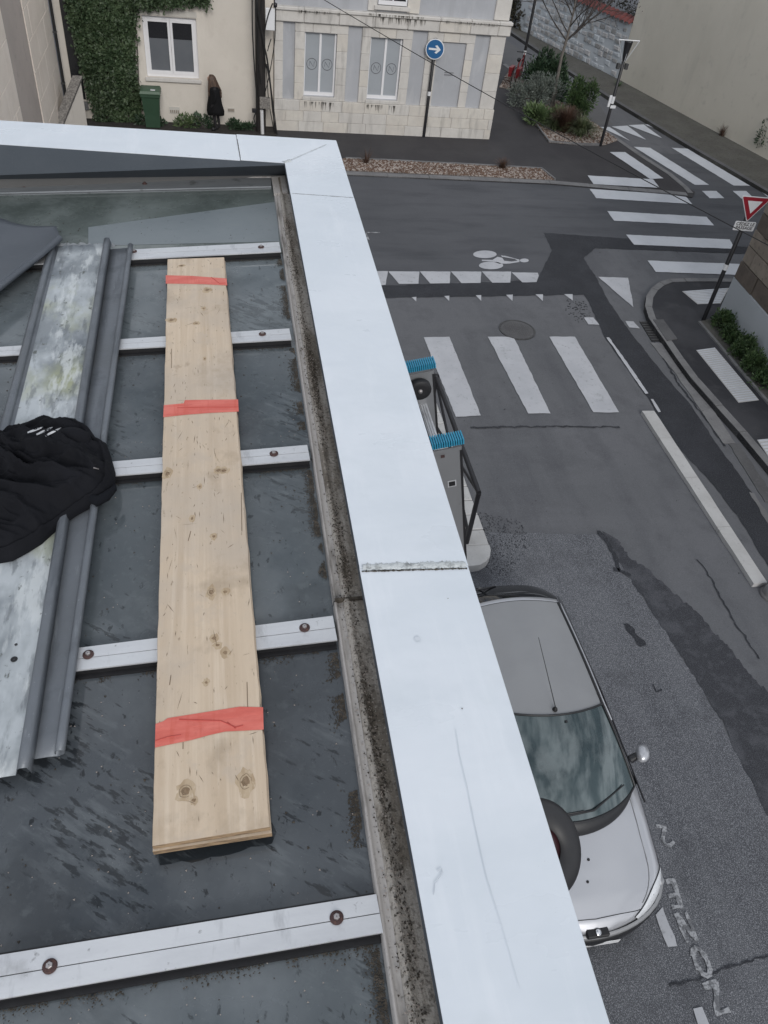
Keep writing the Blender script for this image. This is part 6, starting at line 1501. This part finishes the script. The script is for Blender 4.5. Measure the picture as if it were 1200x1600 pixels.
# ================================================================== SILVER CAR
CX, CY0, CL = 3.12, 2.13, 3.76
car = thing('parked_car', 'silver hatchback parked below the parapet, its front towards the viewer', 'car', (CX, CY0 + CL / 2, 0))
def interp(T, s):
    for (a, va), (b, vb) in zip(T, T[1:]):
        if s <= b: u = (s - a) / (b - a); u = u * u * (3 - 2 * u) * .35 + u * .65; return va + (vb - va) * u
    return T[-1][1]
def hw(s):
    f_ = min(s / .52, 1); r_ = min((CL - s) / .34, 1)
    w_ = interp([(0, .80), (.5, .835), (1.4, .85), (2.6, .85), (CL, .80)], s)
    return w_ * max(0, 1 - (1 - f_) ** 2.3) ** .5 * max(0.0, 1 - (1 - r_) ** 3) ** .5
ZT = [(0, .56), (.10, .635), (.30, .705), (.6, .785), (.95, .87), (1.25, .915), (1.6, .93), (3.3, .95), (3.62, .96), (CL, .90)]
def sect(s):
    w_ = hw(s); z = interp(ZT, s); fr = max(0, min(1, s / .25))
    sh = .93
    return [(0, z), (.25 * w_, z - .002), (.5 * w_, z - .008), (.74 * w_, z - .026), (.80 * w_, z - .034), (.885 * w_, z - .052), (.955 * w_, z - .10), (.99 * w_, z - .18 * (.6 + .4 * fr)), (w_, max(.40, z - .32)), (.995 * w_, .36), (.97 * w_, .24), (.93 * w_, .17)]
def shell(s, t):
    P = sect(s); k = max(0, min(len(P) - 1.0001, t)); i = int(k); u = k - i
    p0, p1, p2, p3 = P[max(0, i - 1)], P[i], P[i + 1], P[min(len(P) - 1, i + 2)]
    c = [.5 * ((2 * p1[j]) + (-p0[j] + p2[j]) * u + (2 * p0[j] - 5 * p1[j] + 4 * p2[j] - p3[j]) * u * u + (-p0[j] + 3 * p1[j] - 3 * p2[j] + p3[j]) * u ** 3) for j in (0, 1)]
    return c
def SP_(s, t, side=1, off=0.0):
    x, z = shell(s, t); p = V((CX + side * x, CY0 + s, z))
    if off:
        e = .01; xa, za = shell(min(CL, s + e), t); xb, zb2 = shell(s, t + e); a = V((side * (xa - x), e, za - z)); b = V((side * (xb - x), 0, zb2 - z))
        n = a.cross(b).normalized(); 
        if n.dot(V((side * x, 0, .4))) < 0: n = -n
        p = p + n * off
    return p
ss = [0, .006, .018, .035, .06, .09, .13, .18, .24, .3, .38, .46] + [.46 + (3.3 - .46) * i / 22 for i in range(1, 23)] + [3.4, 3.48, 3.56, 3.62, 3.67, 3.71, 3.735, 3.75, CL]
tsv = [i * .25 for i in range(0, 45)]
rows = []
for s in ss:
    rows.append([SP_(s, t, -1) for t in tsv[::-1]] + [SP_(s, t, 1) for t in tsv[1:]])
bodyo = MB().grid(rows, True).build('body', M['paint_silver'], car, fix=False)
# greenhouse
def Bc(u): return V((CX + .735 * u, CY0 + .87 + .27 * u * u + .04 * u ** 8, .965 - .035 * u * u))
def Tc(u): return V((CX + .515 * u, CY0 + 1.77 + .105 * u * u, 1.425 - .05 * u * u))
def Rc(u): return V((CX + .50 * u, CY0 + 3.27 - .03 * u * u, 1.40 - .05 * u * u))
def Kc(u): return V((CX + .66 * u, CY0 + 3.76 - .20 * u ** 4, 1.09 - .02 * u * u))
def patch(A, B, nu, nv, bulge=0, dirv=V((0, 0, 1)), u0=-1, u1=1, v0=0, v1=1, off=0):
    rws = []
    for j in range(nv + 1):
        v = lerp(v0, v1, j / nv); r_ = []
        for i in range(nu + 1):
            u = lerp(u0, u1, i / nu); p = A(u).lerp(B(u), v); r_.append(p + dirv * (bulge * math.sin(math.pi * v) + off))
        rws.append(r_)
    return rws
fn = V((0, -.45, .9)).normalized()
MB().grid(patch(Bc, Tc, 24, 12, .03, fn), True).build('windscreen', M['glass'], car)
MB().grid(patch(Tc, Rc, 20, 18, .022, V((0, 0, 1)), -.985, .985), True).build('roof', M['roof_silver'], car)
MB().grid(patch(Rc, Kc, 20, 8, .02, V((0, .6, .8)).normalized()), True).build('rear_window', M['glass_dk'], car)
for sd in (-1, 1):
    bel = lambda u: V((CX + sd * (.795 - .03 * abs(u)), CY0 + lerp(1.18, 3.6, (u + 1) / 2), .93))
    tpc = lambda u: V((CX + sd * .513, CY0 + lerp(1.86, 3.33, (u + 1) / 2), 1.36))
    g1 = MB().grid(patch(bel, tpc, 20, 6, .02, V((sd, 0, .2)).normalized()), True).build('side_window', M['glass_dk'], car)
    Aw = lambda v: Bc(sd).lerp(Tc(sd), v)
    tri_ = [Bc(sd), Tc(sd), V((CX + sd * .513, CY0 + 1.86, 1.36)), V((CX + sd * .775, CY0 + 1.20, .92))]
    MB().add(tri_, [(0, 1, 2, 3)]).build('front_pillar', M['plastic'], car)
    tri_ = [Rc(sd), Kc(sd), V((CX + sd * .765, CY0 + 3.6, .93)), V((CX + sd * .513, CY0 + 3.27, 1.35))]
    MB().add(tri_, [(0, 1, 2, 3)]).build('rear_pillar', M['paint_silver'], car)
    P = [Bc(sd).lerp(Tc(sd), v) + fn * (.03 * math.sin(math.pi * v) + .004) for v in [i / 10 for i in range(11)]] + [Tc(sd).lerp(Rc(sd), v) + V((0, 0, .022 * math.sin(math.pi * v) + .002)) for v in [i / 14 for i in range(1, 15)]]
    MB().tube(P, .014, 6).build('roof_trim', M['plastic'], car)
    P2 = [V((p.x + sd * .045, p.y + .02, p.z - .045)) for p in P[8:]]; MB().tube(P2, .011, 6).build('drip_rail', M['paint_silver'], car)
    MB().tube([V((CX + sd * (.80 - .03 * abs(u)), CY0 + lerp(1.0, 3.6, (u + 1) / 2), .935)) for u in [i / 8 - 1 for i in range(17)]], .010, 6).build('belt_trim', M['plastic'], car)
    # headlamp set into the corner
    hl = []
    for i in range(15):
        u = i / 14; s = lerp(.085, .47, u); ta = lerp(4.6, 6.0, u ** 1.3) - .9 * math.sin(math.pi * u) * .8; tb_ = lerp(6.4, 7.3, u ** .7)
        hl.append([SP_(s, lerp(ta, tb_, j / 6), sd, .006 + .006 * math.sin(math.pi * j / 6)) for j in range(7)])
    h_ = MB().grid(hl, True).build('headlight', M['lens'], car)
    edge_ = [r_[0] for r_ in hl] + [r_[-1] for r_ in hl[::-1]] + [hl[0][0]]; MB().tube(edge_, .0035, 5).build('headlight_rim', M['plastic'], h_)
    q = hl[10]; MB().lathe((q[3] - V((0, 0, .004))), (0, -.4, .9), [(.035, 0), (.02, .006), (.001, .008)], 12).build('bulb', M['ladder'], h_)
    # bonnet edge crease and shut lines
    MB().tube([SP_(s, 3.55 + .35 * (s - .15), sd, .0015) for s in [.18 + i * .06 for i in range(16)]], .0045, 5).build('bonnet_crease', M['roof_silver'], car)
    MB().tube([SP_(s, 6.55, sd, .001) for s in [.48 + i * .05 for i in range(15)]], .004, 5).build('shut_line', M['plastic'], car)
    MB().tube([SP_(s, 7.6, sd, .012) for s in [.9 + i * .12 for i in range(20)]], .016, 6).build('side_moulding', M['plastic'], car)
    for s in (1.22, 2.35):
        MB().tube([SP_(s + .02 * math.sin(t), t, sd, .0015) for t in [6 + i * .3 for i in range(16)]], .004, 5).build('door_gap', M['plastic'], car)
    MB().bbox(CX + sd * .86 - .02, CX + sd * .86 + .02, CY0 + 2.12, CY0 + 2.27, .76, .79, .006).build('door_handle', M['plastic'], car)
    # mirror
    mc = V((CX + sd * .93, CY0 + 1.49, 1.0)); mr = MB().lathe(mc + V((sd * -.075, .01, -.02)), (sd, -.25, .18), [(.001, 0), (.055, .012), (.078, .05), (.078, .10), (.055, .14), (.001, .155)], 20)
    mr.v = [(v[0], mc.y + (v[1] - mc.y) * 1.15 + (v[0] - mc.x) * sd * .35, mc.z + (v[2] - mc.z) * .8) for v in mr.v]; mo = mr.build('mirror', M['paint_silver'], car)
    MB().tube([(CX + sd * .80, CY0 + 1.46, .93), (CX + sd * .91, CY0 + 1.49, .975)], [.045, .035], 8).build('mirror_arm', M['plastic'], mo)
    for s in (.64, 3.06):
        wcc = V((CX + sd * .765, CY0 + s, .29))
        wt = MB().lathe(wcc, (sd, 0, 0), [(.001, -.07), (.27, -.07), (.29, -.04), (.29, .05), (.27, .085), (.19, .08)], 28).build('wheel', M['black'], car)
        MB().lathe(wcc, (sd, 0, 0), [(.19, .078), (.17, .06), (.05, .07), (.001, .078)], 20).build('rim', M['alu'], wt)
# cowl, wipers, bonnet front seam, bumper trim
cw = [[V((p.x, p.y, p.z)) for p in [Bc(u) + V((0, .03, .008)) for u in [i / 12 - 1 for i in range(25)]]], [Bc(u) + V((0, -.02 * (1 - abs(u) ** 3) - .008, .006)) for u in [i / 12 - 1 for i in range(25)]], [Bc(u * .985) + V((0, -.07 * (1 - abs(u) ** 4) - .012, -.004)) for u in [i / 12 - 1 for i in range(25)]]]
for r_ in cw[2:]:
    for i, p in enumerate(r_):
        k = 0.0
        while shell(max(.01, p.y - CY0), k)[0] < abs(p.x - CX) and k < 10: k += .05
        p.z = shell(p.y - CY0, k)[1] + .006
MB().grid(cw, True).build('cowl', M['plastic'], car)
def ws(u, v, off=.012): return Bc(u).lerp(Tc(u), v) + fn * (.03 * math.sin(math.pi * v) + off)
MB().tube([ws(-.35, .03, .03), ws(.25, .075, .022), ws(.82, .14, .018)], [.012, .010, .006], 6).build('wiper', M['plastic'], car)
MB().tube([ws(-.9, .02, .03), ws(-.4, .04, .022), ws(.12, .09, .018)], [.012, .010, .006], 6).build('wiper', M['plastic'], car)
MB().tube([Tc(u / 10) + fn * .004 for u in range(-10, 11)], .012, 6).build('windscreen_trim', M['plastic'], car)
MB().tube([ws(u / 10, .0, .004) for u in range(-10, 11)], .010, 6).build('windscreen_trim', M['plastic'], car)
MB().bbox(ws(.1, .93).x - .012, ws(.1, .93).x + .012, ws(.1, .93).y - .012, ws(.1, .93).y + .012, ws(.1, .93).z - .01, ws(.1, .93).z + .003, .002).build('sensor', M['black'], car)
rw = []
pathS = [1.0, .8, .62, .5, .42, .34, .26, .19, .13, .09, .06, .035, .018, .008, .002]
def outl(off, z): return [V((CX + hw(s) + off * min(1, s / .25 + .2), CY0 + s - off * max(.0, 1 - s / .5), z)) for s in pathS] + [V((CX, CY0 - off, z))] + [V((CX - hw(s) - off * min(1, s / .25 + .2), CY0 + s - off * max(0, 1 - s / .5), z)) for s in pathS[::-1]]
MB().grid([outl(.0, .50), outl(.035, .485), outl(.045, .44), outl(.04, .34), outl(.01, .28)], True).build('front_bumper', M['plastic'], car)
MB().grid([outl(.002, .545), outl(.026, .54), outl(.034, .515), outl(.03, .492)], True).build('bumper_top', M['roof_silver'], car)
MB().tube([SP_(.14 - .04 * (1 - abs(t) / 5), abs(t), 1 if t >= 0 else -1, .001) for t in [i * .5 - 5 for i in range(21)]], .0035, 5).build('bonnet_gap', M['plastic'], car)
gr = MB().bbox(CX - .11, CX + .11, CY0 - .035, CY0 + .05, .535, .585, .01).build('grille', M['black'], car)
MB().lathe((CX, CY0 + .0, .586), (0, -.3, 1), [(.03, 0), (.03, .006), (.02, .009), (.001, .009)], 16).build('badge', M['chrome'], gr)
MB().bbox(CX - .26, CX + .26, CY0 - .0405, CY0 - .036, .345, .42, .002).build('number_plate', M['whiteplate'], car)
c = SP_(.93, .0) ; 
for (x, s) in ((.06, .58), (.00, .40)):
    MB().lathe(V((CX + x, CY0 + s, shell(s, .3)[1])), (0, 0, 1), [(.001, .014), (.012, .010), (.014, 0)], 10).build('washer_jet', M['black'], car)
ab = Tc(0) + V((-.03, .06, .006)); an_ = MB().lathe(ab, (0, 0, 1), [(.028, 0), (.022, .02), (.01, .035), (.001, .04)], 12).build('antenna_base', M['black'], car)
MB().tube([ab + V((0, 0, .03)), ab + V((-.07, .62, .38))], [.005, .003], 6).build('antenna', M['black'], car)
MB().tube([Kc(-.1) + V((0, -.02, .02)), Kc(-.45).lerp(Rc(-.45), .3) + V((0, .01, .05)), Kc(-.75).lerp(Rc(-.75), .2) + V((0, .02, .06))], .012, 6).build('rear_wiper', M['plastic'], car)
MB().grid([[Rc(u / 10) + V((0, .0, .006)) for u in range(-10, 11)], [Rc(u / 10) + V((0, .05, .002)) for u in range(-10, 11)], [Rc(u / 10) + V((0, .07, -.03)) for u in range(-10, 11)]], True).build('spoiler', M['paint_silver'], car)
MB().box(CX - .80, CX + .80, CY0 + .25, CY0 + 3.55, .16, .30).build('underbody', M['black'], car)
